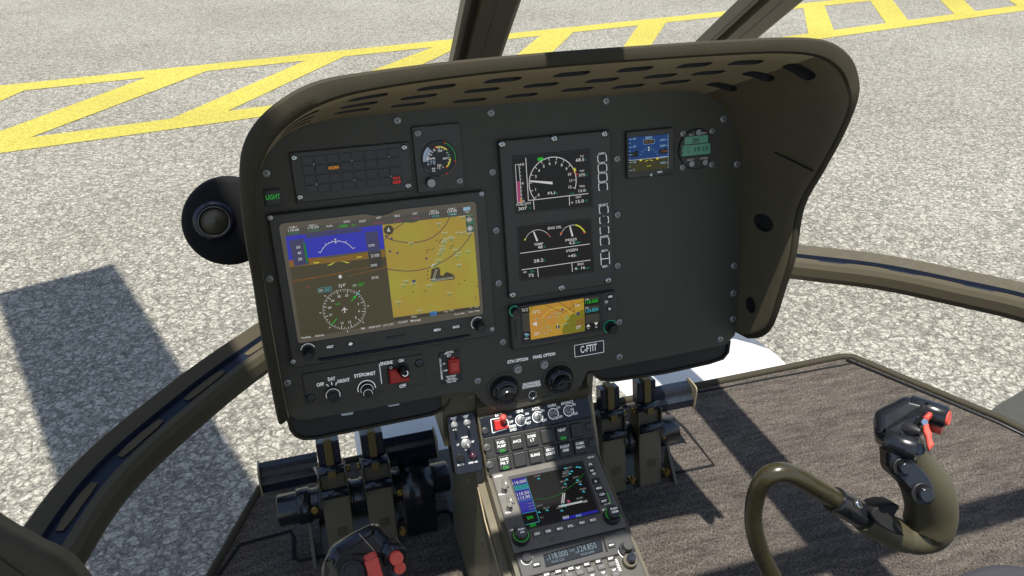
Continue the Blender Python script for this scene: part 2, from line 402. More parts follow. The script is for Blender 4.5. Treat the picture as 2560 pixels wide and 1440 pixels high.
pillar((1187, 150), (1228, 0), 1.26, 1.11, .084, 'olive windscreen pillar rising behind the middle of the hood top')
pillar((1812, 105), (1930, 0), 1.261, 1.128, .104, 'slanting olive windscreen pillar at the far end of the hood top')

LB = [(40, 1530), (110, 1398), (250, 1198), (420, 1040), (640, 872)]; RB = [(1960, 643), (2200, 672), (2400, 712), (2560, 748), (2720, 800)]
P1 = [onz(x, y, -.9) for x, y in LB]; P2 = [onz(x, y, -.9) for x, y in RB]
path = catmull(P1+[V((.14, 1.68, -.9)), V((.55, 1.80, -.9)), V((.93, 1.66, -.9))]+P2, 7)
bowprof = [(.041, .012), (.036, .016), (.019, .003), (.0165, -.005), (-.0105, -.007), (-.0135, .004), (-.018, .0085), (-.027, .006), (-.033, -.003), (-.035, -.02), (-.03, -.032), (.03, -.032), (.04, -.02)]
bowprof = [(-x, y) for x, y in bowprof][::-1]
bowprof = [(x*1.28, y*1.28) for x, y in bowprof]
m = MB(); m.sweep(path, bowprof, ['channel_navy' if k in (7, 8, 9) else 'arch_olive' for k in range(13)])
t = thing('window_arch', 'curved olive arch with long slots sweeping round the nose window', 'window frame', (.55, 1.8, -.9))
m.build('frame_tube', t)
def slots(i0, i1, step, t, nm):
    k = i0
    L = [0.]
    for a, b in zip(path, path[1:]): L.append(L[-1]+(b-a).length)
    tot = L[-1]
    def at(s):
        for i in range(len(L)-1):
            if L[i+1] >= s: f = (s-L[i])/(L[i+1]-L[i]); return path[i].lerp(path[i+1], f), (path[i+1]-path[i]).normalized()
        return path[-1], (path[-1]-path[-2]).normalized()
    s = i0
    while s+step*.62 < i1:
        m = MB(); pts = []
        for j in range(9):
            p, d = at(s+step*.62*j/8); sd = d.cross(V((0, 0, 1))).normalized(); wd = .0088*min(1, math.sin(math.pi*max(.09, min(.91, j/8)))*2.2)
            pts.append((p-sd*.0085+sd*wd, p-sd*.0085-sd*wd))
        z = V((0, 0, -.0046))
        a = m.add([q[0]+z for q in pts]+[q[1]+z for q in pts])
        bsz = m.add([q[0]+z-V((0, 0, .004)) for q in pts]+[q[1]+z-V((0, 0, .004)) for q in pts])
        for j in range(8):
            m.fc((a+j, a+j+1, a+9+j+1, a+9+j), 'slot_floor'); m.fc((a+j, bsz+j, bsz+j+1, a+j+1), 'olive'); m.fc((a+9+j+1, bsz+9+j+1, bsz+9+j, a+9+j), 'olive')
        m.build('lightening_slot', t); s += step
    return tot
m = MB()
TOT = slots(.15, 1.3, .168, t, 'l'); slots(TOT-1.2, TOT-.06, .168, t, 'r')
# corner fitting where the frame meets the door post, and the far door's lower corner
m = MB(); pl = Plane(ony(60, 1420, .60), (1, .1, 0), (0, .55, .83))
m.pl = pl; pc = uvs(pl, [(-160, 1275), (0, 1336), (75, 1376), (130, 1402), (178, 1440), (230, 1520), (200, 1640), (-160, 1640)]); m.prism(smooth_loop(pc, 4), -.05, 0, 'arch_olive', .014, sm=True)
tag(m.build('door_post_fitting'), 'olive corner fitting where the nose frame meets the near door post', 'frame fitting')
m = MB(); pl = Plane(onz(2560, 1030, -1.13), (1, 0, 0), (0, 1, .1)); m.pl = pl
m.prism(uvs(pl, [(2462, 1034), (2500, 1006), (2575, 962), (2700, 930), (2760, 1180), (2640, 1150), (2560, 1110)]), -.03, 0, 'unit', .006)
tag(m.build('door_sill'), 'grey door sill beside the far edge of the carpet', 'door sill')
# roof: cross tube, unseen roof skin behind it, its underside made pale to bounce light
m = MB(); t = thing('cabin_roof', 'olive cross tube above the windscreen with an unseen pale roof skin bouncing light', 'roof', (.5, 0, .36))
m.box((.5, .454, .345), (2.3, .058, .05), 'olive', bev=.01); m.build('cross_tube', t)
m = MB(); m.box((.5, -.46, .52), (2.3, 1.0, .03), 'bounce_headliner', bev=.008); m.build('roof_skin', t)
t = thing('blocker_door', 'unseen olive door panel added beside the near seat to darken the hood cheek', 'door', (-.58, -.2, FZ))  # out of view, added to keep outside light off the hood cheek
m = MB(); m.box((-.58, -.25, -.76), (.04, 1.5, .80), 'olive', bev=.01); m.build('blocker_panel', t)
m = MB(); m.box((-.56, -.95, -.1), (.05, .06, .95), 'olive', bev=.01); m.build('blocker_post', t)
# rotor blade whose shadow lies on the apron
H = 1.9; k = H/-SUN.z
def sh(x, y): p = onz(x, y, GZ); return p - SUN*((p.z-H+0)/SUN.z)
a, b, c, d = sh(-10, 737), sh(282, 656), sh(600, 1150), sh(150, 1232)
dr = ((c-b).normalized()+(d-a).normalized()).normalized(); wd = (b-a)-dr*(b-a).dot(dr)
m = MB(); q = [a, a+wd, a+wd+dr*5, a+dr*5]; zz = V((0, 0, .05))
i = m.add([p for p in q]+[p+zz*(.3 if k in (1, 2) else 1) for k, p in enumerate(q)])
for f in ((3, 2, 1, 0), (4, 5, 6, 7), (0, 1, 5, 4), (1, 2, 6, 5), (2, 3, 7, 6), (3, 0, 4, 7)): m.fc([i+x for x in f], 'black_satin')
t = thing('main_rotor', 'dark main rotor overhead casting a broad shadow on the apron', 'rotor', tuple(a)); m.build('blade', t)

# ---------------------------------------------------------------- cabin floor, carpet, nose skin
def carpet_material():
    m = bpy.data.materials.new('carpet'); MATS['carpet'] = m; m.use_nodes = True
    nt = m.node_tree; N = nt.nodes; L = nt.links; b = N['Principled BSDF']; b.inputs['Roughness'].default_value = .95; b.inputs['Specular IOR Level'].default_value = .1
    g = N.new('ShaderNodeNewGeometry')
    def mp(scale, rot=0):
        x = N.new('ShaderNodeMapping'); x.inputs['Scale'].default_value = scale; x.inputs['Rotation'].default_value = (0, 0, rot); L.new(g.outputs['Position'], x.inputs[0]); return x
    def noise(v, det=5, ro=.65):
        n = N.new('ShaderNodeTexNoise'); n.inputs['Scale'].default_value = 1; n.inputs['Detail'].default_value = det; n.inputs['Roughness'].default_value = ro; L.new(v.outputs[0], n.inputs['Vector']); return n
    def ramp(s, p0, p1, c0, c1):
        r = N.new('ShaderNodeValToRGB'); r.color_ramp.elements[0].position = p0; r.color_ramp.elements[1].position = p1; r.color_ramp.elements[0].color = (*c0, 1); r.color_ramp.elements[1].color = (*c1, 1); L.new(s, r.inputs[0]); return r
    def mul(a, c, f=1.):
        x = N.new('ShaderNodeMixRGB'); x.blend_type = 'MULTIPLY'; x.inputs[0].default_value = f; L.new(a, x.inputs[1]); L.new(c, x.inputs[2]); return x.outputs[0]
    st = noise(mp((13, 72, 1), .02)); f1 = noise(mp((650, 180, 1), .5), 3); f2 = noise(mp((180, 700, 1), .3), 3); big = noise(mp((5, 9, 1)), 3)
    col = ramp(st.outputs['Fac'], .34, .66, (.086, .079, .071), (.160, .146, .129)).outputs[0]
    col = mul(col, ramp(f1.outputs['Fac'], .35, .68, (.28, .28, .29), (1.75, 1.7, 1.62)).outputs[0])
    col = mul(col, ramp(f2.outputs['Fac'], .35, .7, (.5, .49, .52), (1.55, 1.5, 1.42)).outputs[0])
    col = mul(col, ramp(big.outputs['Fac'], .3, .7, (.85, .83, .86), (1.12, 1.1, 1.05)).outputs[0])
    L.new(col, b.inputs['Base Color'])
    ad = N.new('ShaderNodeMath'); L.new(f1.outputs['Fac'], ad.inputs[0]); L.new(f2.outputs['Fac'], ad.inputs[1])
    bp = N.new('ShaderNodeBump'); bp.inputs['Strength'].default_value = .9; bp.inputs['Distance'].default_value = .004; L.new(ad.outputs[0], bp.inputs['Height']); L.new(bp.outputs[0], b.inputs['Normal'])
carpet_material()
fl = lambda L, z=FZ: [onz(x, y, z) for x, y in L]
RP = fl([(1480, 1022), (1640, 990), (2118, 893), (2500, 1050), (2640, 1118)]); RP = [(p.x, p.y) for p in RP]
right = [(.375, -.9)]+[(.375, RP[0][1])]+RP+[(1.62, -.9)]
LP = [(p.x, p.y) for p in fl([(525, 1440), (655, 1220), (690, 1190), (1100, 1110)])]
left = [(-.47, .62), LP[0], LP[1], (LP[1][0]+.035, LP[3][1]-.02), (LP[1][0]+.075, LP[3][1]), (.19, LP[3][1]), (.19, -.9), (-.47, -.9)]
WORLDPL = Plane((0, 0, 0), (1, 0, 0), (0, 1, 0))
def carpet(uv, name, label, holes):
    t = thing(name, label, 'carpet', (uv[0][0], uv[0][1], FZ))
    m = MB(WORLDPL); m.prism(uv, FZ-.012, FZ, 'carpet'); o = m.build('carpet_pile', t)
    if holes:
        c = MB(WORLDPL)
        for h in holes: c.prism(h, FZ-.05, FZ+.05, 'black')
        cut = c.build('cutter', t); boolean(o, cut)
        for h in holes:
            x = MB(WORLDPL); k = inset(h, -.012); 
            ring = [(a[0], a[1], FZ-.012) for a in k]; low = [(a[0], a[1], FZ-.16) for a in k]
            i = x.add(ring+low); n = len(k)
            for j in range(n): x.fc((i+j, i+(j+1) % n, i+n+(j+1) % n, i+n+j), 'black')
            x.fc([i+n+j for j in range(n)], 'black'); x.build('floor_well', t)
    e = MB(); return t
tr = carpet(right, 'floor_carpet', 'streaked grey brown carpet on the far half of the cabin floor', [rrect(.487, 1.0, .625, 1.115, .01)])
tl = carpet(left, 'floor_carpet', 'dark shaded carpet on the near half of the cabin floor under the pedals', [rrect(-.058, .925, .094, 1.105, .01)])
m = MB(); m.tube([(.375, RP[0][1]+.004, FZ+.002)]+[(x, y+.004, FZ+.002) for x, y in catmull([RP[0], RP[1]], 1)]+[(RP[2][0]-.02, RP[2][1]+.004, FZ+.002), (RP[2][0]+.012, RP[2][1]-.006, FZ+.002), (RP[3][0]+.004, RP[3][1], FZ+.002), (RP[4][0], RP[4][1], FZ+.002)], .009, 'hood_rim', 8)
m.tube([(x-.012, y-.012, FZ+.002) for x, y in (RP[2], RP[3], RP[4])], .004, 'black_satin', 6); m.build('edge_trim', tr)
def trim(t, L, r=.0042):
    m = MB(); m.tube([onz(x, y, FZ)+V((0, 0, .0004)) for x, y in L], r, 'rubber', 6, sm=False, up=(0, 0, 1), flat=.4); m.build('carpet_seam', t)
trim(tr, [(1560, 985+33), (1640, 1002), (1880, 955), (2143, 906)], .0035); trim(tr, [(1660, 1025), (1713, 1072), (1785, 1163), (1500, 1222), (1440, 1240)])
trim(tl, [(545, 1440), (600, 1362), (728, 1327), (735, 1345), (736, 1398), (752, 1402), (870, 1378)]); trim(tl, [(960, 1340), (992, 1330), (1000, 1300), (1012, 1293), (1118, 1277), (1128, 1285), (1182, 1440)], .0045)
m = MB(); m.tube([(LP[0][0]-.05, LP[0][1]-.15, FZ), (LP[0][0], LP[0][1], FZ), (LP[1][0]-.004, LP[1][1], FZ), (LP[1][0]+.03, LP[3][1]-.015, FZ), (LP[1][0]+.075, LP[3][1]+.004, FZ), (.19, LP[3][1]+.004, FZ)], .008, 'hood_rim', 8); m.build('edge_trim', tl)
m = MB(WORLDPL); m.prism([(-.46, -.9), (1.6, -.9), (1.6, .6), (1.30, 1.05), (1.17, 1.24), (-.1, 1.24), (-.14, 1.18), (-.3, .9), (-.46, .62)], FZ-.06, FZ-.013, 'olive')
tag(m.build('cabin_floor'), 'olive cabin floor pan under the carpets', 'floor')
# nose skin: white outer shell forward of the floor
def skin(name, X0, X1, Y0, curve, label, lean=0., edge=.05):
    m = MB(); n, k = 16, 12; I = []
    for i in range(n+1):
        s = i/n; x0 = X0[0]+(X0[1]-X0[0])*s; x1 = X1[0]+(X1[1]-X1[0])*s; r = []
        for j in range(k+1):
            f = j/k; x = x0+(x1-x0)*f; y = Y0+curve*s; b = -.10*(abs(2*f-1)**3)
            r.append((x, y-.05*(2*f-1)**2*s, FZ-.03-.05*s-.16*s*s+b*(.25+.3*s)))
        I.append(m.add(r))
    for a, b in zip(I, I[1:]):
        for j in range(k): m.fc((a+j, a+j+1, b+j+1, b+j), 'white_paint', True)
    return tag(m.build(name), label, 'fuselage skin')
skin('nose_skin', (.72, .70), (1.165, 1.30), 1.255, .75, 'sunlit white nose skin showing under the far end of the panel')
skin('nose_skin', (.035, .05), (.27, .34), 1.255, .75, 'shaded grey white nose skin between the near pedals and the pedestal')
# ---------------------------------------------------------------- instrument panel
OUT = [(-.059, -.43), (-.061, -.30), (-.061, -.20), (-.057, -.155), (-.046, -.117), (-.026, -.089), (.005, -.071), (.045, -.063), (.131, -.060), (.26, -.061), (.40, -.062), (.52, -.063), (.556, -.071), (.584, -.090), (.604, -.117), (.616, -.155), (.621, -.21), (.619, -.30), (.616, -.43), (.612, -.441), (.603, -.449)]
zw = zoom(1180, 860, 4.5)
low = uvs(PAN, [(1820, 861), (1652, 896), (1500, 925)]+[zw(*q) for q in [(1300, 312), (1275, 355), (1262, 400), (1225, 480), (1180, 530), (1100, 572), (900, 628), (700, 682), (520, 725), (350, 752), (265, 748), (200, 722), (150, 690), (120, 668), (90, 630), (55, 585), (20, 555)]]+[(1172, 982), (1136, 984), (876, 1032), (768, 1050), (745, 1050), (726, 1040)])
PT = thing('instrument_panel', 'dark grey instrument panel face under the olive hood', 'instrument panel', tuple(PAN.pt(.28, -.45)))
m = MB(PAN); m.prism(OUT+low, -.004, 0, 'panel', .0012); m.build('panel_face', PT)
# rear housings that hang below the panel's lower edge
def pod(L, nm):
    m = MB(PAN); o = uvs(PAN, L, -.012)
    if area(o) < 0: o = o[::-1]
    top = max(v for u, v in o)
    m.prism(o, -.20, -.012, 'black', 0); i = inset(o, .004); n = len(o)
    A = m.add([m.P(u, v, -.008) for u, v in o]); Bq = m.add([m.P(u, v, -.008) for u, v in i]); Cq = m.add([m.P(u, v, -.02) for u, v in o])
    for k in range(n): m.fc((A+k, A+(k+1) % n, Bq+(k+1) % n, Bq+k), 'hood_rim'); m.fc((A+k, Cq+k, Cq+(k+1) % n, A+(k+1) % n), 'hood_rim')
    i = m.add([m.P(u, v, -.0115) for u, v in inset(o, .0041)]); m.fc(range(i, i+n), 'black_satin')
    m.build(nm, PT)
pod([(713, 1000), (717, 1050), (724, 1074), (738, 1090), (758, 1098), (790, 1096), (930, 1067), (1080, 1037), (1108, 1024), (1124, 1005), (1130, 975)], 'rear_housing')
pod([(1478, 920), (1484, 940), (1500, 950), (1530, 953), (1660, 933), (1770, 909), (1806, 897), (1820, 880), (1824, 850)], 'rear_housing')
for L in ([(851, 1036), (885, 1029), (882, 1037), (856, 1041)], [(968, 1013), (1000, 1007), (998, 1014), (973, 1018)], [(1652, 887), (1672, 882), (1670, 890), (1655, 892)], [(1558, 906), (1582, 900), (1574, 908), (1564, 910)]):
    m = MB(PAN); m.prism(uvs(PAN, L, -.004), -.0105, -.0055, 'clip_white'); m.build('mounting_clip', PT)

m = MB(); cw = [(.95, -.34), (1.0, -.39), (1.26, -.48), (1.46, -.57), (1.46, -.62), (1.0, -.64), (.90, -.63)]; A = m.add([(-.03, y, z) for y, z in cw]); B = m.add([(.612, y, z) for y, z in cw]); k = len(cw)
m.fc([A+i for i in range(k)], 'black_satin'); m.fc([B+i for i in reversed(range(k))], 'black_satin')
for i in range(k): m.fc((A+i, B+i, B+(i+1) % k, A+(i+1) % k), 'black_satin')
m.build('rear_cowl', PT)
SCREW = {}
def screw(pl, q, parent, r=.0052, kind='screw_metal', w=0., name='screw', slot=True, at=None, cross=True):
    u, v = at or pl.px(q, w); p = pl.pt(u, v, w)
    key = (id(pl), r, kind, slot, cross)
    if key not in SCREW:
        m = MB(pl); o = pl.o
        m.rev((0, 0), [(r, 0), (r, r*.18), (r*.86, r*.34), (r*.5, r*.40)], kind, 18)
        if slot:
            a = .35; L = r*.62
            for t in ((a, a+1.5708) if cross else (a,)):
                m.line((-L*math.cos(t), -L*math.sin(t)), (L*math.cos(t), L*math.sin(t)), r*.17, r*.43, 'slot')
        me0 = bpy.data.meshes.new('screw'); me0.from_pydata([tuple(x-o) for x in m.v], [], m.f)
        for n_ in m.names: me0.materials.append(MATS[n_])
        me0.polygons.foreach_set('material_index', m.m); me0.polygons.foreach_set('use_smooth', m.sm); SCREW[key] = me0
    o = bpy.data.objects.new(name, SCREW[key]); COL.objects.link(o); o.parent = parent
    o.location = p + EYE - WORLD[parent.name]; return o
for q in [(993, 301), (1227, 282), (1515, 252), (1808, 297), (1842, 410), (665, 433), (1231, 430), (1542, 397), (1240, 576), (1543, 537), (1835, 664), (674, 697), (1246, 708), (1543, 664), (1833, 733), (1257, 855), (1547, 805), (1832, 797), (1800, 848), (718, 957), (1194, 952), (1548, 892)]:
    screw(PAN, q, PT)

# glareshield: a hood drawn out of the panel's outline towards the pilot, with rows of slots in its ceiling
def hood():
    rows = []   # panel u,v | rim inner u,v | rim outer u,v | depth
    S = [((-.0595, -.432), (-.0555, -.430), (-.067, -.438), .022), ((-.060, -.418), (-.0555, -.418), (-.0675, -.424), .058), ((-.0605, -.395), (-.0550, -.395), (-.0675, -.398), .078), ((-.061, -.335), (-.0545, -.335), (-.067, -.335), .099), ((-.061, -.285), (-.0540, -.285), (-.0665, -.285), .115), ((-.061, -.22), (-.0525, -.22), (-.0645, -.22), .126),
         ((-.060, -.175), (-.050, -.172), (-.0625, -.168), .155), ((-.055, -.146), (-.0465, -.135), (-.058, -.118), .18), ((-.045, -.116), (-.037, -.098), (-.050, -.077), .195), ((-.028, -.091), (-.020, -.068), (-.034, -.050), .203), ((.003, -.0715), (.006, -.047), (-.007, -.029), .206), ((.045, -.0635), (.042, -.033), (.028, -.0145), .206), ((.09, -.062), (.088, -.026), (.078, -.009), .206),
         ((.17, -.061), (.17, -.0205), (.165, -.0045), .206), ((.26, -.0615), (.26, -.018), (.26, -.0025), .206), ((.36, -.062), (.36, -.0175), (.36, -.002), .206), ((.45, -.0625), (.45, -.018), (.455, -.002), .206), ((.515, -.0635), (.525, -.020), (.535, -.0035), .206), ((.555, -.071), (.572, -.0265), (.585, -.0095), .207), ((.583, -.0895), (.600, -.041), (.614, -.0245), .208), ((.603, -.117), (.614, -.060), (.629, -.045), .209),
         ((.615, -.154), (.620, -.083), (.633, -.073), .209), ((.620, -.20), (.6215, -.12), (.634, -.115), .190), ((.6205, -.24), (.622, -.167), (.634, -.165), .158), ((.620, -.275), (.6215, -.219), (.633, -.219), .124), ((.619, -.315), (.6205, -.286), (.632, -.286), .114), ((.618, -.35), (.6195, -.337), (.6305, -.337), .098), ((.617, -.402), (.6185, -.398), (.629, -.400), .075), ((.616, -.424), (.6175, -.420), (.6275, -.428), .050), ((.615, -.434), (.6165, -.432), (.622, -.440), .022)]
    A = catmull([(a[0]+(.0012 if a[0] < .28 else -.0012), a[1]-.0012, 0) for a, b, c, d in S], 4); Bi = catmull([(*b, d) for a, b, c, d in S], 4); Bo = catmull([(*c, d) for a, b, c, d in S], 4); n = len(A)
    m = MB(PAN)
    ctr = V((.28, -.25, 0))
    def outw(p, k): d = V((p.x-ctr.x, (p.y-ctr.y)*1.3, 0)); d.normalize(); return p+d*k
    lo = [outw(p, .012)+V((0, 0, -.012)) for p in A]; k = 5
    ring = []
    for i in range(n):
        a, b, c = A[i], Bi[i], Bo[i]; r = [a+V((0, 0, -.012))]+[a.lerp(b, (j+0.0)/k) for j in range(k)]+[b-V((0, 0, .0025)), b.lerp(c, .14)+V((0, 0, .0006)), b.lerp(c, .5)+V((0, 0, .0016)), b.lerp(c, .86)+V((0, 0, .0004)), c-V((0, 0, .003))]+[c.lerp(lo[i], .5), lo[i]]
        ring.append(m.add([m.P(*q) for q in r])); L = len(r)
    for i in range(n-1):
        x, y = ring[i], ring[i+1]
        for j in range(L):
            mt = 'hood_rim' if j > k or j == 0 else 'olive_soft' if i < 4*18 else 'olive_cheek_shaded'
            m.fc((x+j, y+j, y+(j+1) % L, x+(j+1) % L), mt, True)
    m.fc([ring[0]+j for j in range(L)], 'hood_rim'); m.fc([ring[-1]+j for j in reversed(range(L))], 'hood_rim')
    t = thing('glareshield', 'olive hood with padded rim and rows of slots shading the instrument panel', 'glareshield', tuple(PAN.pt(.28, -.06, .1)))
    o = m.build('hood_shell', t)
    bm = bmesh.new(); bm.from_mesh(o.data); bmesh.ops.recalc_face_normals(bm, faces=bm.faces); bm.to_mesh(o.data); bm.free()
    # slots: each a stadium cut into the inner skin where the photograph's slot meets the ceiling
    rowsL = [[(735, 266), (918, 217), (1083, 203), (1259, 191), (1425, 177), (1585, 164), (1731, 153), (1867, 144), (2008, 155)],
             [(729, 288), (893, 246), (1044, 232), (1202, 219), (1357, 207), (1506, 195), (1648, 184), (1773, 176), (1898, 185)],
             [(733, 315), (877, 277), (1018, 262), (1172, 251), (1303, 237), (1443, 226), (1570, 216), (1686, 207), (1805, 216)]]
    fr = [.735, .49, .26]
    cut = MB(PAN); wells = MB(PAN)
    def nearest(q, f):
        best = None
        for i in range(n-1):
            for h in (0, .25, .5, .75):
                p = A[i].lerp(A[i+1], h).lerp(Bi[i].lerp(Bi[i+1], h), f); P = PAN.pt(*p); z = P.dot(FW); X, Y = 1280+FPX*P.dot(RT)/z, 720-FPX*P.dot(UPV)/z
                e = (X-q[0])**2+(Y-q[1])**2
                if best is None or e < best[0]: best = (e, i+h)
        return best
    for ri, R_ in enumerate(rowsL):
        for q in R_:
            b = min((nearest(q, f)+(f,) for f in [fr[ri]+dd for dd in (-.06, -.03, 0, .03, .06)]), key=lambda z: z[0]); s, f = b[1], b[2]; i = int(s); h = s-i
            p = A[i].lerp(A[i+1], h).lerp(Bi[i].lerp(Bi[i+1], h), f)
            t1 = (A[i+1].lerp(Bi[i+1], f)-A[i].lerp(Bi[i], f)).normalized(); t2 = (Bi[i].lerp(Bi[i+1], h)-A[i].lerp(A[i+1], h)).normalized(); nn = t1.cross(t2).normalized(); t2 = nn.cross(t1)
            if nn.dot(V((ctr.x, ctr.y, 0))-V((p.x, p.y, 0))) < 0: nn = -nn
            st = rrect(-.0205, -.0120, .0205, .0120, .0095, 4)
            g = lambda a_, w_: PAN.pt(*(p+t1*st[a_][0]+t2*st[a_][1]+nn*w_)); c_ = len(st)
            i0 = cut.add([g(k_, .010) for k_ in range(c_)]+[g(k_, -.0085) for k_ in range(c_)])
            cut.fc(range(i0, i0+c_), 'black'); cut.fc([i0+2*c_-1-k_ for k_ in range(c_)], 'black')
            for k_ in range(c_): cut.fc((i0+k_, i0+c_+k_, i0+c_+(k_+1) % c_, i0+(k_+1) % c_), 'slot')
    for q, a_ in (((1908, 557), 1.6), ((1880, 762), .85)):   # two slots in the far side cheek
        P = onx(*q, .6195); u, v = P.x, P.dot(PAN.y); wv = (P-PAN.o).dot(PAN.n)
        c_ = 16; i0 = cut.add([PAN.pt(u+dx, v+(.0125*math.sin(2*math.pi*k_/c_)+ .006*a_*(1 if math.sin(2*math.pi*k_/c_) > 0 else -1)*0)*1.0, wv+.0145*a_*math.cos(2*math.pi*k_/c_)) for dx in (-.012, .0075) for k_ in range(c_)])
        cut.fc(range(i0, i0+c_), 'black'); cut.fc([i0+2*c_-1-k_ for k_ in range(c_)], 'slot')
        for k_ in range(c_): cut.fc((i0+k_, i0+c_+k_, i0+c_+(k_+1) % c_, i0+(k_+1) % c_), 'slot')
    co = cut.build('cutter', t); bm = bmesh.new(); bm.from_mesh(co.data); bmesh.ops.recalc_face_normals(bm, faces=bm.faces); bm.to_mesh(co.data); bm.free()
    boolean(o, co)
    o.data.set_sharp_from_angle(angle=D(38))
    # joint line across the far cheek
    m = MB(PAN); a, b = onx(1866, 345, .6188), onx(2035, 427, .6208); dd = V((-.0012, 0, 0)); e = V((0, .0004, .0012))
    m.poly([a+dd-e, b+dd-e, b+dd+e, a+dd+e][::-1], 'black'); m.build('cheek_joint', t)
    return t
hood()

# round vent pod standing out on the near side of the hood
t = thing('side_vent', 'black round pod with a ringed vent nozzle beside the hood', 'air vent', tuple(ony(535, 550, .99)))
pl = Plane(ony(556, 553, 1.0), (1, .1, 0), (0, .25, 1)); m = MB(pl); c = pl.px((575, 556)); m.rev(c, [(.052, -.05), (.0600, -.030), (.0612, -.010), (.0590, -.003), (.054, 0), (.023, .0005)], 'rubber', 40); m.build('pod', t)
c2 = pl.px((535, 551), .0015)
m = MB(pl); m.rev(c2, [(.0275, .0006), (.0272, .0030), (.0235, .0060), (.0215, .0070), (.0190, .002)], 'navy_metal', 36); m.rev(c2, [(.0200, .0022), (.0208, .0125), (.0196, .0132), (.0178, .009)], 'gun_metal', 36, cap=False); m.build('nozzle_ring', t)
m = MB(pl); m.rev(c2, [(.0178, .002), (.0172, .011), (.006, .013), (.0034, .015), (.0012, .0155)], 'olive', 30); m.build('nozzle', t)
# ---------------------------------------------------------------- instruments let into the panel
def unit(name, label, cat, uv, h=.006, mat_='unit', bev=.0015, w0=0., part='bezel'):
    c = (sum(p[0] for p in uv)/len(uv), sum(p[1] for p in uv)/len(uv)); t = thing(name, label, cat, tuple(PAN.pt(*c)))
    m = MB(PAN); m.prism(uv, w0, h, mat_, bev); m.build(part, t); return t
def knob(pl, q, t, parts, w, name='knob', at=None, ring=None, n=28, ribs=0):
    """stack of (radius, height, material) discs on the plane; an optional printed ring round it"""
    c = at or pl.px(q, w); m = MB(pl); z = w
    for r, h, mm in parts:
        m.rev(c, [(r, z), (r, z+h*.85), (r*.93, z+h)], mm, n); z += h
    o = m.build(name, t)
    if ring:
        m = MB(pl); m.arc(c, ring[0]-ring[1]/2, ring[0]+ring[1]/2, w+ring[4] if len(ring) > 4 else w+.0004, ring[2], ring[3], ring[5] if len(ring) > 5 else 'white_ink', 30); m.build('ring_mark', o)
    return o
# --- warning light panel
za = zoom(620, 280, 4)
a = rect(PAN, za(410, 402), za(1608, 292), za(1655, 785), za(480, 912))
t = unit('warning_panel', 'annunciator panel of dark tiles with HORN lit amber and TWT GRIP lit red', 'warning panel', rrect(*a, .002), .0035)
g = rect(PAN, za(525, 440), za(1517, 352), za(1545, 735), za(572, 815), .0035); cw, ch = (g[2]-g[0])/8, (g[3]-g[1])/4
m = MB(PAN)
for i in range(8):
    for j in range(4):
        u, v = g[0]+i*cw, g[1]+j*ch; m = MB(PAN); m.prism(rrect(u+.0008, v+.0008, u+cw-.0008, v+ch-.0008, .0008, 2), .0034, .0045, 'glass_dark' if (i, j) not in ((2, 2), (7, 0)) else 'unit_dark', .0003); o = m.build('warning_tile', t)
        if (i, j) == (2, 2): m = MB(PAN); m.textm('HORN', u+cw/2, v+ch*.36, ch*.33, .0048, 's_amber', cw*.82, .02, True); m.build('lettering', o); o['label'] = 'warning tile reading HORN lit amber'
        if (i, j) == (7, 0): m = MB(PAN); m.textm('TWT', u+cw/2, v+ch*.58, ch*.30, .0048, 's_red', cw*.62, .03, True); m.textm('GRIP', u+cw/2, v+ch*.16, ch*.30, .0048, 's_red', cw*.72, .03, True); m.build('lettering', o); o['label'] = 'warning tile reading TWT GRIP lit red'
for q in [(655, 522), (1037, 485), (1410, 447), (683, 722), (1062, 684), (1433, 643)]: screw(PAN, za(*q), t, .0013, w=.0037, name='rivet', slot=False)
for q in [(457, 458), (1560, 353), (517, 852), (1600, 737)]: screw(PAN, za(*q), t, .0042, 'screw_blue', .0035)
# --- light button
a = rect(PAN, (657, 473), (703, 469.5), (707, 514), (664, 517))
t = unit('light_button', 'small square push button reading LIGHT in green', 'push button', rrect(*a, .002), .0022, 'unit_dark', .0008)
m = MB(PAN); m.prism(rrect(a[0]+.002, a[1]+.002, a[2]-.002, a[3]-.002, .001), .002, .0034, 'glass_dark', .0006); m.build('cap', t)
m = MB(PAN); m.text('LIGHT', (665.5, 500), 701, 12, .0040, 's_green', 0); m.build('lettering', t)
# --- rotor speed gauge
zn = zoom(1020, 300, 8)
a = rect(PAN, zn(60, 135), zn(1035, 48), zn(1115, 1385), zn(190, 1425))
t = unit('rotor_gauge', 'rotor speed gauge reading 278 on a tall dark plate', 'gauge', rrect(*a, .002), .0045, 'unit', .001)
c = PAN.px(zn(620, 770), .005); R = (PAN.px(zn(963, 740), .005)[0]-PAN.px(zn(277, 800), .005)[0])/2
m = MB(PAN); m.rev(c, [(R*1.05, .0045), (R*1.05, .0056), (R*1.0, .0056), (R*.99, .0046)], 'unit_dark', 40); m.build('dial', t)
m = MB(PAN); w_ = .0060
m.arc(c, R*.79, R*.93, w_, 187, 130, 's_ghost'); m.arc(c, R*.63, R*.77, w_, 187, 130, 's_ghost')
m.arc(c, R*.64, R*.70, w_, 103, 42, 's_yellow'); m.arc(c, R*.62, R*.655, w_, 41, -4, 's_arcgreen'); m.arc(c, R*.61, R*.68, w_, -5, -53, 's_yellow')
m.arc(c, R*.92, R*.985, w_, 65, -13, 's_arcgreen'); m.arc(c, R*.985, R*1.01, w_, -18, -91, 's_pinkarc'); m.arc(c, R*.985, R*1.01, w_, -150, -134, 's_pinkarc')
for an, rr in ((66, .96), (-15, .96), (104, .68), (-55, .64), (-67, .96)): m.flat(circ(c[0]+R*rr*math.cos(D(an)), c[1]+R*rr*math.sin(D(an)), R*.045, 10), w_+.0002, 's_red')
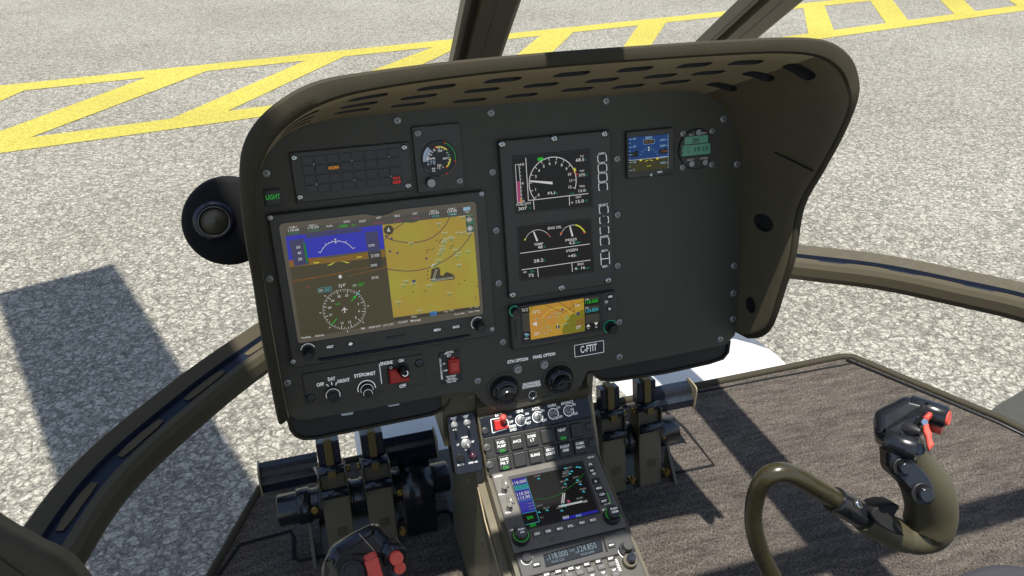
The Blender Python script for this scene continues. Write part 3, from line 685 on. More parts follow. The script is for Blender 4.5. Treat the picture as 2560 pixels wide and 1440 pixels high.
for an, r0, r1 in ((168, .55, .63), (148, .52, .63), (133, .5, .62), (115, .55, .64), (95, .58, .64), (85, .5, .64), (70, .58, .64), (55, .56, .64), (30, .52, .6), (15, .54, .6), (0, .45, .6), (-12, .54, .6), (-28, .54, .6), (-70, .5, .58), (-92, .46, .6), (-105, .5, .58)):
    m.line((c[0]+R*r0*math.cos(D(an)), c[1]+R*r0*math.sin(D(an))), (c[0]+R*r1*math.cos(D(an)), c[1]+R*r1*math.sin(D(an))), R*.035, w_+.0001, 's_white')
m.build('dial_marks', t)
m = MB(PAN)
for s, q, x1, h in (('350', (598, 640), 686, 40), ('400', (695, 792), 778, 38), ('450', (585, 932), 670, 40), ('300', (500, 625), 558, 26), ('170', (432, 715), 480, 24), ('NR(RPM)', (370, 800), 545, 36), ('NR', (485, 993), 548, 36), ('N2', (490, 1037), 546, 34)):
    m.text(s, zn(*q), zn(x1, 0)[0], h/8, w_+.0002, 's_white')
m.text('278', zn(377, 905), zn(553, 0)[0], 10.5, w_+.0004, 's_ghost', .004)
m.flat(uvs(PAN, [zn(365, 820), zn(560, 800), zn(570, 900), zn(370, 925)], w_), w_, 's_black')
m.build('dial_lettering', t)
knob(PAN, zn(440, 1240), t, [(.0062, .002, 'unit_dark'), (.0055, .009, 'screw_metal')], .0045)
for q in [(190, 268), (1030, 1218)]: screw(PAN, zn(*q), t, .0046, w=.0045)

# --- main flight display
z1, z2, z3_, z4_, z6_ = zoom(620, 280, 4), zoom(620, 560, 4), zoom(640, 470, 6.858), zoom(940, 470, 6.856), zoom(960, 720, 7.2)
a = rect(PAN, (668, 534), (1211, 474), (1234, 836), (731, 914))
FD = unit('flight_display', 'large flight display with blue attitude picture beside a yellow moving map', 'display', rrect(*a, .006), .009, 'unit', .002)
W = .0092
gl_ = uvs(PAN, [z1(312, 1160), z1(322, 1130), z1(345, 1115), z1(600, 1087), z1(1160, 1022), z1(1190, 1024), z1(1250, 1036), z1(1340, 1036), z1(1420, 1015), z1(1480, 985), z1(1520, 975), z1(2240, 897), z1(2265, 903), z1(2280, 920), z2(2352, 880), z2(2345, 900), z2(2325, 908), z2(540, 1190), z2(515, 1190), z2(500, 1172)], W)
m = MB(PAN); m.flat(gl_, W, 's_edge'); SC = m.build('screen', FD)
bl = inset(gl_ if area(gl_) > 0 else gl_[::-1], -.0016); m = MB(PAN); m.flat(bl, W-.0001, 'unit_dark'); m.build('screen_surround', FD)
m = MB(PAN); S = lambda L, k, col: m.flat(uvs(PAN, L, W+k), W+k, col)
tl, tr_, br, bl_ = (714, 591), (955.5, 562), (984, 806), (752, 846)
S([(714, 574), (1166, 517), (1166, 548), (714, 600)], .0001, 's_topbar')
S([tl, tr_, (961, 622), (722, 652)], .0002, 's_blue')
S([(722, 652), (770, 646), (800, 644), (820, 646), (961, 624), (964, 642), (724, 668)], .0003, 's_tan'); S([(722, 651), (775, 645), (800, 646), (760, 656), (724, 660)], .00035, 's_orange')
S([(724, 664), (964, 637), br, bl_], .00025, 's_earth')
for a_, b_ in (((730, 706), (900, 671)), ((900, 671), (968, 664)), ((731, 701), (860, 683)), ((870, 690), (967, 668))): m.line(PAN.px(a_, W), PAN.px(b_, W), .0006, W+.0004, 's_orange')
S([(722, 602), (758, 596), (773, 660), (736, 666)], .0005, 's_violet'); S([(757.5, 607), (762.5, 606), (771, 655), (766.5, 659)], .0006, 's_dgreen')
S([(763, 585.5), (902, 570), (904, 578.5), (767, 595.5)], .0005, 's_violet')
S([(912, 581), (943.5, 577), (957, 668), (926, 673)], .00045, 's_violet'); S([(920, 632), (952, 628), (957, 668), (926, 673)], .0005, 's_bar2')
m.build('attitude_picture', SC)
m = MB(PAN); Ln = lambda L, th, k, col: m.pline(uvs(PAN, L, W+k), th, W+k, col)
Ln([z3_(*q) for q in [(1070, 1095), (1105, 1110), (1150, 1030), (1210, 970), (1280, 932), (1360, 912), (1440, 912), (1520, 932), (1590, 968), (1660, 1038), (1698, 1020)]], .0007, .0007, 's_white')
for q in ((1185, 950, 1210, 975), (1300, 905, 1308, 930), (1422, 895, 1420, 915), (1545, 905, 1535, 935), (1248, 930, 1256, 945)): Ln([z3_(*q[:2]), z3_(*q[2:])], .0007, .0007, 's_white')
for L in ([(1340, 872), (1378, 872), (1360, 908)], [(1350, 950), (1385, 945), (1363, 915)]): S([z3_(*q) for q in L], .0008, 's_white')
for L in ([(1210, 1335), (1375, 1255), (1290, 1320)], [(1445, 1245), (1620, 1280), (1560, 1288)], [(988, 1275), (1085, 1268), (1083, 1285), (990, 1296)], [(1728, 1180), (1812, 1170), (1814, 1186), (1730, 1196)]): S([z3_(*q) for q in L], .0008, 's_yellow')
S([z2(*q) for q in [(910, 512), (922, 508), (934, 513), (939, 527), (934, 541), (922, 546), (910, 541), (904, 527)]], .0008, 's_white')
HC = PAN.px((861, 773), W); HR = PAN.px((915, 766), W)[0]-HC[0]
for k in range(72):
    an = D(90-(k*5-314)); r0 = HR*(.87 if k % 2 == 0 else .93); r0 = HR*.80 if k % 6 == 0 else r0
    m.line((HC[0]+r0*math.cos(an), HC[1]+r0*math.sin(an)), (HC[0]+HR*math.cos(an), HC[1]+HR*math.sin(an)), .0007 if k % 6 == 0 else .0005, W+.0007, 's_white')
for k in range(8):
    an = D(45*k); m.line((HC[0]+HR*1.06*math.cos(an), HC[1]+HR*1.06*math.sin(an)), (HC[0]+HR*1.14*math.cos(an), HC[1]+HR*1.14*math.sin(an)), .0009, W+.0007, 's_white')
for k, s in enumerate(('N', '3', '6', 'E', '12', '15', 'S', '21', '24', 'W', '30', '33')):
    if s in 'NS': continue
    an = D(90-(k*30-314)); m.textm(s, HC[0]+HR*.68*math.cos(an), HC[1]+HR*.68*math.sin(an)-.0014, .0030, W+.0008, 's_white', None, .01, True)
for pts in ([(0, 6), (1, 2), (6, -1.2), (6, -2), (1, -.5), (.6, -4), (2.4, -5.6), (2.4, -6), (-2.4, -6), (-2.4, -5.6), (-.6, -4), (-1, -.5), (-6, -2), (-6, -1.2), (-1, 2)],): m.flat([(HC[0]+x*.0007, HC[1]+y*.0007) for x, y in pts], W+.0008, 's_white')
an = D(90-46); e = (math.cos(an), math.sin(an)); P_ = lambda r: (HC[0]+HR*r*e[0], HC[1]+HR*r*e[1])
m.line(P_(.5), P_(.85), .0011, W+.0009, 's_green'); m.line(P_(-.55), P_(-.95), .0011, W+.0009, 's_green'); x, y = P_(.72); m.flat([(x+e[0]*.004, y+e[1]*.004), (x-e[1]*.0022, y+e[0]*.0022), (x+e[1]*.0022, y-e[0]*.0022)], W+.001, 's_green')
x, y = P_(.98); m.line((x-e[1]*.002, y+e[0]*.002), (x+e[1]*.002, y-e[0]*.002), .0018, W+.001, 's_cyan')
for L, col in (([(795, 721), (828, 716), (829, 727), (796, 732)], 's_cyan'), ([(880, 711), (911, 705), (912, 715), (881, 721)], 's_dgreen')): Ln(L+L[:1], .0004, .0008, col)
m.flat(uvs(PAN, [(1198, 548), (1199, 548), (1201, 560)], W), W+.0001, 's_edge')
m.build('attitude_symbols', SC)
m = MB(PAN); T = lambda s, q, x1, h, col='s_white', k=.001, b=.008: m.text(s, q, x1, h, W+k, col, b)
for s, q, x1, h in (('50', (694, 1042), 762, 46), ('40', (714, 1140), 778, 46), ('30', (726, 1245), 795, 46), ('2200', (1928, 1010), 2035, 42), ('2100', (1972, 1192), 2118, 52), ('2000', (1970, 1352), 2078, 42), ('COM 1', (565, 697), 703, 32), ('118.00', (553, 752), 740, 40), ('NAV 1', (912, 660), 1032, 32), ('110.50', (892, 705), 1076, 40), ('Audio', (1206, 672), 1318, 36), ('XPDR', (1500, 600), 1610, 34), ('IDENT', (1772, 592), 1890, 36), ('WPT', (2062, 535), 2150, 36)): T(s, z3_(*q), z3_(x1, 0)[0], h/6.858)
for s, q, x1, h, col in (('124.85', (568, 795), 740, 34, 's_teal'), ('113.90', (905, 758), 1076, 36, 's_teal'), ('7000', (1425, 683), 1575, 46, 's_green'), ('ON', (1638, 655), 1702, 32, 's_green')): T(s, z3_(*q), z3_(x1, 0)[0], h/6.858, col)
for s, q, x1, h, col in (('BRG', (322, 498), 412, 34, 's_white'), ('DIST', (630, 460), 715, 36, 's_white'), ('NAV 2', (935, 412), 1048, 30, 's_white'), ('110.50', (918, 460), 1082, 44, 's_white'), ('COM 2', (1236, 378), 1358, 30, 's_white'), ('124.85', (1225, 425), 1386, 44, 's_white'), ('13.90', (965, 505), 1082, 32, 's_cyan'), ('124.85', (1240, 470), 1382, 32, 's_cyan'), ('Full', (1530, 428), 1592, 26, 's_white')): T(s, z4_(*q), z4_(x1, 0)[0], h/6.856, col)
for s, q, x1, h, col in (('314°', (908, 632), 982, 30, 's_white'), ('HDG', (710, 676), 752, 20, 's_white'), ('360°', (768, 670), 828, 26, 's_cyan'), ('CRS', (1048, 626), 1085, 18, 's_white'), ('360°', (1103, 620), 1160, 26, 's_green'), ('29.92', (1236, 552), 1308, 24, 's_white'), ('Heading', (537, 1148), 628, 20, 's_white'), ('Altitude', (672, 1130), 760, 20, 's_white'), ('TMR', (1128, 1058), 1172, 20, 's_white'), ('00:00 OAT', (1210, 1046), 1330, 20, 's_white'), ('15°C UTC', (1352, 1026), 1460, 20, 's_white'), ('19:10:07', (1505, 998), 1598, 20, 's_white'), ('Messages', (1628, 980), 1730, 22, 's_white'), ('VLOC1', (870, 812), 928, 18, 's_green'), ('G', (590, 642), 610, 22, 's_magenta'), ('GS', (485, 652), 515, 20, 's_topbar')): T(s, z2(*q), z2(x1, 0)[0], h/4, col)
m.build('display_lettering', SC); m = MB(PAN)
for q in ((2020, 607, 2215, 585), (2365, 567, 2469, 555)): Ln([z3_(*q[:2]), z3_(*q[2:])], .0007, .001, 's_magenta')
for q in ((300, 570, 450, 545), (600, 525, 760, 505)): Ln([z4_(*q[:2]), z4_(*q[2:])], .0007, .001, 's_magenta')
for x in (820, 1150, 1370, 1730, 1935): Ln([z3_(x-6, 615-(x-820)*.11), z3_(x+12, 775-(x-820)*.11)], .0004, .0006, 's_edge')
for x in (850, 1140, 1455): Ln([z4_(x, 425-(x-850)*.13), z4_(x+8, 525-(x-850)*.13)], .0004, .0006, 's_edge')
S([z4_(1492, 335), z4_(1612, 318), z4_(1620, 378), z4_(1500, 395)], .0008, 's_skyblue')
m.build('data_bar_marks', SC)
m = MB(PAN)
mp = [z4_(105, 632), z4_(480, 592), z4_(520, 592), z4_(620, 596), z4_(690, 580), z4_(745, 556), z4_(1250, 500), z4_(1655, 455), (1199.6, 764.5), (983.6, 794)]
S(mp, .0003, 's_map')
S([(984, 795), (1199.8, 765), (1201, 772), (985, 803)], .00035, 's_bar2'); S([(1075, 779.5), (1091.5, 777), (1092.5, 788), (1076, 790.5)], .0005, 's_tab')
Ln([z4_(*q) for q in [(185, 855), (270, 890), (400, 920), (520, 935), (640, 938), (760, 922), (880, 890), (990, 832), (1090, 755), (1170, 665), (1225, 580), (1262, 500)]], .0011, .0006, 's_ring')
Ln([z4_(*q) for q in [(195, 1385), (350, 1412), (520, 1425), (700, 1415), (860, 1380), (1020, 1325), (1160, 1255), (1290, 1170), (1400, 1085), (1500, 980), (1580, 875), (1640, 780)]], .0011, .0006, 's_ring')
Ln([z4_(140, 900), z4_(190, 850), z4_(300, 715), z4_(490, 590)], .0009, .0006, 's_ring')
m.flat(circ(*PAN.px(z4_(215, 718), W), .0063, 20), W+.0007, 's_city'); S([z4_(*q) for q in [(190, 762), (212, 672), (246, 755), (215, 738)]], .0009, 's_white')
S([z2(*q) for q in [(1835, 452), (1870, 440), (1908, 430), (1924, 470), (1918, 505), (1950, 522), (1965, 495), (1990, 480), (2022, 492), (2052, 505), (2070, 530), (2062, 555), (1990, 562), (1900, 572), (1830, 580), (1822, 545), (1832, 500)]], .0006, 's_city')
for q in ((1845, 560, 1880, 450), (1858, 562, 1893, 452), (1830, 575, 2060, 540), (1832, 562, 2055, 530)): Ln([z2(*q[:2]), z2(*q[2:])], .0006, .0008, 's_dash')
S([z2(*q) for q in [(1830, 425), (1862, 395), (1868, 402), (1838, 432)]], .0009, 's_white'); S([z2(*q) for q in [(1642, 562), (1674, 557), (1677, 588), (1645, 592)]], .0008, 's_violet'); S([z2(*q) for q in [(1902, 530), (1922, 527), (1924, 546), (1904, 549)]], .001, 's_violet')
for x, y in ((265, 865), (235, 1085), (368, 1110), (862, 1205), (172, 825)): m.flat(circ(*PAN.px(z4_(x, y), W), .0016, 8), W+.0008, 's_violet')
for x, y in ((1080, 930), (1105, 900), (1035, 900), (1130, 880), (1270, 1030), (1290, 1000), (1315, 985), (880, 1075), (905, 1055), (960, 1060), (990, 1030), (870, 1110)): m.flat(circ(*PAN.px(z4_(x, y), W), .0009, 6), W+.0008, 's_city')
for x, y in ((1795, 507), (1797, 545), (1800, 470), (2112, 595), (1773, 668), (1648, 682), (2165, 562), (2275, 733), (2290, 622)): m.flat(circ(*PAN.px(z2(x, y), W), .0010, 6), W+.0008, 's_city')
def wayp(q):
    u, v = PAN.px(q, W); m.line((u-.004, v+.003), (u+.004, v+.003), .0008, W+.0009, 's_dash'); m.pline([(u-.0016, v-.001), (u+.0016, v-.001), (u, v+.0014), (u-.0016, v-.001)], .0005, W+.0009, 's_teal')
for q in ((1080, 640), (1180, 800), (600, 970), (1410, 795), (1505, 790), (1600, 810), (1480, 520), (1330, 490), (1100, 1150), (1390, 1190), (1420, 1140), (1075, 1265), (1580, 1110), (1360, 1090), (1420, 1345), (1280, 870), (1300, 895), (1190, 905), (1165, 960), (1140, 1030), (1150, 1070), (1175, 930), (1120, 1100)): wayp(z4_(*q))
for q in ((1580, 585), (1555, 625), (1655, 610), (1810, 630), (2015, 705), (1508, 795), (1715, 882), (2110, 425), (1870, 420), (1850, 570)): wayp(z2(*q))
S([z4_(1530, 475), z4_(1660, 458), z4_(1683, 750), z4_(1555, 765)], .0006, 's_teal'); S([z4_(1537, 486), z4_(1654, 470), z4_(1661, 600), z4_(1545, 614)], .0008, 's_bar2'); S([z4_(1547, 628), z4_(1663, 614), z4_(1674, 744), z4_(1558, 758)], .0008, 's_bar2')
for q, tx in (((1595, 540), '-'), ((1607, 690), '+')):
    c = PAN.px(z4_(*q), W); m.flat(circ(*c, .0042, 16), W+.001, 's_grey'); m.line((c[0]-.0026, c[1]), (c[0]+.0026, c[1]), .0011, W+.0012, 's_white')
    if tx == '+': m.line((c[0], c[1]-.0026), (c[0], c[1]+.0026), .0011, W+.0012, 's_white')
for s, q, x1, h, col in (('Map', (497, 535), 592, 34, 's_dash'), ('Map', (842, 490), 940, 34, 's_navy'), ('Wpt', (1078, 445), 1158, 30, 's_dash'), ('FPL', (1190, 425), 1265, 32, 's_dash'), ('Trf', (1538, 372), 1590, 30, 's_dash'), ('Info', (1635, 358), 1708, 32, 's_dash'), ('Zoom Map', (1265, 490), 1450, 26, 's_white'), ('Select Page', (1520, 445), 1725, 26, 's_white')): T(s, z6_(*q), z6_(x1, 0)[0], h/7.2, col)
m.build('moving_map', SC)
m = MB(PAN)
for s, q, x1, h in (('NRST', z2(790, 1245), z2(858, 0)[0], 6), ('MENU', z2(1860, 1076), z2(1930, 0)[0], 6), ('BACK', z2(2050, 1045), z2(2118, 0)[0], 6)): m.text(s, q, x1, h, .0094, 'white_ink', .03)
m.flat(uvs(PAN, [z2(1003, 1203), z2(1013, 1196), z2(1013, 1188), z2(1030, 1184), z2(1050, 1196), z2(1032, 1214), z2(1014, 1214)], .0094), .0094, 'white_ink'); m.build('key_lettering', FD)
for L in ([(772, 1225), (875, 1208), (880, 1245), (777, 1262)], [(985, 1185), (1070, 1172), (1075, 1212), (990, 1225)], [(1840, 1052), (1945, 1035), (1950, 1075), (1845, 1092)], [(2030, 1022), (2135, 1003), (2140, 1043), (2035, 1062)]):
    m = MB(PAN); m.prism(uvs(PAN, [z2(*q) for q in L], .009), .0085, .0092, 'unit_dark', .0004); m.build('key', FD)
m = MB(PAN); m.prism(uvs(PAN, [z2(1380, 1130), z2(1565, 1100), z2(1570, 1112), z2(1500, 1135), z2(1450, 1143), z2(1382, 1145)], .0092), .0088, .0102, 'navy_metal', .0004); m.build('card_slot', FD)
m = MB(PAN); m.prism(uvs(PAN, [z2(700, 1345), z2(2215, 1100), z2(2232, 1112), z2(2130, 1140), z2(820, 1355), z2(720, 1365)], .009), .008, .0125, 'navy_metal', .002); m.build('hand_ledge', FD)
for q in ((601, 1262), (2297, 993)): knob(PAN, z2(*q), FD, [(.0082, .008, 'knob'), (.0062, .012, 'knob'), (.0058, .006, 'navy_metal')], .009, ring=(.0090, .0009, 20 if q[0] < 900 else 50, 170 if q[0] < 900 else 225))
for q in (z1(222, 1058), z1(2335, 818), z2(450, 1376), z2(2440, 1052)): screw(PAN, q, FD, .0034, 'screw_bright', .009)
# --- engine display
ze = zoom(1200, 300, 3.4286)
a = rect(PAN, (1242, 350), (1516, 324), (1536, 704), (1270, 748))
t = unit('engine_display', 'tall engine display with two black screens showing dials and a column of keys', 'display', rrect(*a, .004), .008, 'unit', .002)
W = .0083
def screen(L, nm='screen', col='s_black', wd=W):
    m = MB(PAN); q = uvs(PAN, L, wd); m.prism(inset(q if area(q) > 0 else q[::-1], -.0022), wd-.0005, wd+.0004, 'unit_dark', .0006); m.build('screen_frame', t)
    m = MB(PAN); m.flat(q, wd+.0006, col); return m.build(nm, t)
s1 = screen([ze(*q) for q in [(287, 322), (935, 262), (960, 733), (318, 790)]]); s2 = screen([ze(*q) for q in [(331, 925), (943, 853), (974, 1292), (354, 1368)]])
m = MB(PAN); S = lambda L, k, col: m.flat(uvs(PAN, [ze(*q) for q in L], W+k), W+k, col); Ln = lambda L, th, k, col: m.pline(uvs(PAN, [ze(*q) for q in L], W+k), th, W+k, col); T = lambda s, q, x1, h, col='s_white', k=.0012, b=.012: m.text(s, ze(*q), ze(x1, 0)[0], h/3.4286, W+k, col, b)
S([(312, 528), (340, 523), (350, 708), (322, 712)], .001, 's_magenta'); Ln([(345, 520), (333, 380), (303, 383), (322, 712), (356, 706), (345, 520)], .0007, .0012, 's_white'); S([(344, 672), (354, 670), (357, 706), (346, 707)], .0014, 's_amber')
for k in range(11): Ln([(334+2.2*k, 382+32.4*k), (346+2.2*k, 380+32.4*k)], .0006, .0012, 's_white')
Ln([(392, 325), (415, 690), (930, 630)], .0009, .0012, 's_white'); Ln([(458, 685), (465, 768)], .0009, .0012, 's_white'); Ln([(765, 650), (768, 732)], .0009, .0012, 's_white')
c = PAN.px(ze(622, 532), W); R = (PAN.px(ze(823, 508), W)[0]-PAN.px(ze(420, 545), W)[0])/2
m.arc(c, R*.985, R*1.015, W+.0012, 217, -22, 's_white', 48)
for k in range(13):
    an = D(215-k*19.6); m.line((c[0]+R*.88*math.cos(an), c[1]+R*.88*math.sin(an)), (c[0]+R*math.cos(an), c[1]+R*math.sin(an)), .0007, W+.0013, 's_red' if k == 10 else 's_white')
    if k != 2: m.textm(str(k), c[0]+R*.77*math.cos(an), c[1]+R*.77*math.sin(an)-.0020, .0037, W+.0012, 's_white', None, .015, True)
m.arc(c, R*.98, R*1.08, W+.0014, 27, 19, 's_yellow', 6); m.arc(c, R*1.0, R*1.09, W+.0014, 14, 10, 's_red', 4)
S([(430, 517), (622, 530), (622, 552), (430, 530)], .0016, 's_white'); S([(492, 324), (540, 318), (542, 346), (495, 352)], .0012, 's_green')
for s, q, x1, h in (('10', (347, 392), 378, 20), ('5', (358, 552), 374, 20), ('0', (364, 706), 382, 20), ('FUELQTY', (314, 737), 440, 20), ('307', (330, 775), 404, 25), ('FLI', (583, 640), 642, 22), ('N1', (860, 317), 887, 14), ('68.5', (822, 357), 893, 26), ('TOT', (853, 447), 895, 16), ('375', (846, 486), 900, 23), ('TRQ', (850, 578), 897, 16), ('13.0', (845, 620), 904, 24), ('OAT', (820, 672), 870, 19), ('+', (780, 720), 800, 22), ('15.0', (822, 714), 890, 27)): T(s, q, x1, h)
for s, q, x1, h in (('°C', (903, 480), 925, 20), ('%', (645, 636), 665, 20), ('°C', (897, 707), 925, 22), ('l', (425, 764), 432, 20), ('%', (903, 348), 914, 16), ('%', (906, 612), 918, 16), ('x10', (768, 640), 805, 16)): T(s, q, x1, h, 's_teal')
m.build('engine_symbols', s1)
m = MB(PAN); Ln([(388, 1025), (405, 990), (430, 965), (460, 947), (500, 940), (540, 948), (570, 965), (590, 985), (602, 1003)], .0006, .0012, 's_white'); Ln([(690, 990), (703, 958), (727, 925), (770, 903), (815, 899)], .0006, .0012, 's_white'); Ln([(818, 899), (850, 910), (880, 935), (901, 966)], .0019, .0012, 's_yellow')
S([(452, 952), (466, 958), (499, 1035), (484, 1041)], .0014, 's_white'); S([(765, 913), (776, 908), (801, 995), (786, 999)], .0014, 's_white'); Ln([(383, 1032), (390, 1018)], .0018, .0014, 's_yellow'); Ln([(697, 966), (690, 978)], .0018, .0014, 's_amber')
for q in ((588, 985), (698, 968), (893, 966)): Ln([(q[0]-9, q[1]-5), (q[0]+9, q[1]+5)], .0012, .0015, 's_red')
Ln([(345, 1143), (942, 1062)], .0009, .0012, 's_white'); Ln([(357, 1285), (947, 1200)], .0009, .0012, 's_white'); Ln([(493, 1267), (500, 1345)], .0009, .0012, 's_white'); Ln([(787, 1225), (792, 1300)], .0009, .0012, 's_white')
for s, q, x1, h in (('ENG OIL', (583, 940), 700, 22), ('TEMP', (463, 1079), 543, 20), ('48', (496, 1104), 537, 24), ('PRESS', (733, 1042), 830, 20), ('4.2', (763, 1067), 812, 24), ('I/GEN', (741, 1133), 837, 22), ('+45', (755, 1180), 820, 24), ('28.2', (461, 1223), 544, 26), ('FF', (374, 1314), 402, 14), ('72', (416, 1347), 462, 25), ('END', (837, 1247), 889, 18), ('4', (812, 1287), 830, 24), ('16', (868, 1280), 900, 25)): T(s, q, x1, h)
for s, q, x1, h in (('°C', (540, 1098), 566, 22), ('BAR', (815, 1060), 860, 16), ('A', (822, 1172), 837, 16), ('V', (547, 1215), 562, 18), ('l/h', (432, 1308), 468, 18), ('h', (833, 1284), 848, 14), ('mn', (903, 1276), 942, 14)): T(s, q, x1, h, 's_teal')
m.build('engine_symbols', s2)
kw = .0086
for s, (x, y), x1, hb in (('OFF1', (1016, 300), 1074, 1), ('OFF2', (1015, 382), 1073, 1), ('SCROLL', (1012, 464), 1087, 1), ('RESET', (1016, 545), 1088, 1), ('SELECT', (1016, 742), 1098, 1), ('+', (1056, 830), 1068, 1), ('-', (1060, 917), 1068, 1), ('ENTER', (1030, 1014), 1104, 1)):
    xc = 1010+(y-300)*.0315; k0 = y+4
    m = MB(PAN); m.prism(uvs(PAN, [ze(xc+4, k0+6), ze(xc+68, k0-3), ze(xc+70, k0+46), ze(xc+6, k0+54)], kw), .0078, kw+.0003, 'unit_dark', .0006); o = m.build('key', t)
    m = MB(PAN); w_ = kw+.0006; L = lambda P_: m.pline(uvs(PAN, [ze(*q) for q in P_], w_), .0011, w_, 'white_ink')
    L([(xc+6, k0+4), (xc-2, k0+4), (xc+2, k0+54), (xc+10, k0+53)]); L([(xc+64, k0-4), (xc+72, k0-5), (xc+76, k0+44), (xc+68, k0+46)])
    m.text(s, ze(x, y), ze(x1, 0)[0], 18/3.43 if len(s) > 1 else 3, w_, 'white_ink', .02); m.build('key_lettering', o)
m = MB(PAN); m.prism(uvs(PAN, [ze(1038, 1142), ze(1106, 1134), ze(1111, 1235), ze(1043, 1243)], kw), .0078, kw+.0003, 'unit_dark', .0006); o = m.build('key', t)
m = MB(PAN); L([(1034, 1142), (1040, 1245)]); L([(1106, 1130), (1112, 1235)]); L([(1037, 1193), (1110, 1184)]); m.text('BRT+', ze(1042, 1132), ze(1098, 0)[0], 5, w_, 'white_ink', .02); m.text('BRT-', ze(1051, 1266), ze(1100, 0)[0], 5, w_, 'white_ink', .02); m.build('key_lettering', o)
for q in ((187, 207), (635, 158), (1067, 118), (1098, 1375)): screw(PAN, ze(*q), t, .0050, 'screw_blue', .008)
for q in ((1403, 720), (1281, 738)): screw(PAN, q, t, .0050, 'screw_blue', .008)
# --- touch navigator
zg = zoom(1240, 700, 7.111)
a = rect(PAN, zg(205, 445), zg(2085, 165), zg(2120, 905), zg(255, 1240))
t = unit('touch_navigator', 'wide touch navigator showing an orange map beside green and blue radio numbers', 'navigator', rrect(*a, .003), .010, 'unit', .003)
W = .0104; S = lambda L, k, col: m.flat(uvs(PAN, [zg(*q) for q in L], W+k), W+k, col); Ln = lambda L, th, k, col: m.pline(uvs(PAN, [zg(*q) for q in L], W+k), th, W+k, col); T = lambda s, q, x1, h, col='s_white', k=.0012, b=.012: m.text(s, zg(*q), zg(x1, 0)[0], h/7.111, W+k, col, b)
m = MB(PAN); m.prism(uvs(PAN, [zg(415, 462), zg(1895, 245), zg(1910, 900), zg(455, 1165)], .010), .0098, .0104, 'unit_dark', .0004); m.build('screen_frame', t)
m = MB(PAN); S([(450, 497), (1828, 292), (1845, 868), (490, 1075)], .0003, 's_black'); s1 = m.build('screen', t)
m = MB(PAN); S([(585, 480), (1560, 325), (1582, 905), (622, 1062)], .0006, 's_map2'); S([(1330, 620), (1560, 520), (1582, 905), (1180, 960), (1185, 850)], .0008, 's_mapolive'); S([(1430, 720), (1560, 660), (1575, 780), (1480, 830), (1410, 850)], .001, 's_tan')
for L in ([(870, 435), (1190, 580), (1330, 500)], [(1115, 395), (1400, 570), (1350, 380)], [(1310, 500), (1560, 370)], [(590, 580), (650, 470)]): Ln(L, .0007, .0012, 's_brown')
Ln([(815, 685), (860, 620), (930, 560), (1010, 510), (1100, 485), (1190, 490), (1270, 530), (1340, 605)], .0007, .0013, 's_yellow')
Ln([(790, 960), (775, 850), (790, 740), (830, 650)], .0005, .0012, 's_grey'); Ln([(860, 980), (848, 860), (870, 760), (920, 670), (1000, 620)], .0005, .0012, 's_grey')
for q in ((1040, 590), (1130, 590), (960, 670), (1080, 650), (1245, 640), (950, 890), (890, 950), (1190, 800), (1270, 690), (1440, 600), (1170, 520), (720, 690), (930, 830), (1260, 770)): Ln([(q[0]-35, q[1]+4), (q[0]+35, q[1]-6)], .0008, .0012, 's_dash'); m.flat(circ(*PAN.px(zg(*q), W), .0010, 6), W+.0014, 's_teal')
m.flat(circ(*PAN.px(zg(1095, 830), W), .0030, 10), W+.0012, 's_city'); Ln([(1095, 770), (1100, 880)], .0008, .0015, 's_white'); S([(640, 790), (720, 735), (735, 820)], .0014, 's_white'); m.flat(circ(*PAN.px(zg(1175, 522), W), .0018, 8), W+.0015, 's_navy'); m.flat(circ(*PAN.px(zg(1450, 595), W), .0024, 8), W+.0015, 's_navy')
T('15°C', (655, 600), 790, 50); T('DKT', (685, 990), 780, 52); T('OFT', (1425, 870), 1512, 52); T('314', (1408, 478), 1482, 44)
m.build('moving_map', s1)
m = MB(PAN); S([(1575, 330), (1828, 292), (1832, 430), (1580, 470)], .0006, 's_bar2'); S([(1580, 365), (1830, 325), (1833, 425), (1583, 462)], .0008, 's_black'); S([(1580, 482), (1832, 442), (1838, 575), (1585, 612)], .0006, 's_bar2'); S([(1582, 520), (1833, 480), (1837, 572), (1587, 608)], .0008, 's_black'); S([(1590, 620), (1835, 592), (1840, 740), (1595, 770)], .0006, 's_bar2')
S([(460, 600), (590, 580), (615, 910), (485, 930)], .0005, 's_bar2')
T('118.000', (1590, 428), 1815, 62, 's_green'); T('124.850', (1596, 582), 1820, 62, 's_cyan'); T('COM', (1582, 362), 1648, 24); T('STBY', (1585, 512), 1648, 24); T('In', (1632, 872), 1656, 24); T('Out', (1760, 853), 1805, 24); T('Back', (512, 1058), 583, 26); T('Com Vol', (458, 535), 568, 26); T('Psh Sq', (470, 565), 565, 26)
S([(1605, 838), (1640, 780), (1678, 828)], .001, 's_white'); S([(1742, 760), (1815, 748), (1782, 810)], .001, 's_white'); S([(500, 965), (540, 948), (588, 962), (590, 985), (545, 970), (518, 985)], .001, 's_skyblue'); S([(522, 985), (570, 985), (545, 1015)], .001, 's_cyan')
m.build('radio_numbers', s1)
knob(PAN, zg(330, 550), t, [(.0050, .010, 'knob')], .0104, ring=(.0072, .0012, 60, 250, .0004, 's_teal')); knob(PAN, zg(2030, 830), t, [(.0088, .006, 'knob'), (.0065, .010, 'knob')], .0104, ring=(.0098, .0009, 25, 240, .0005, 's_teal'))
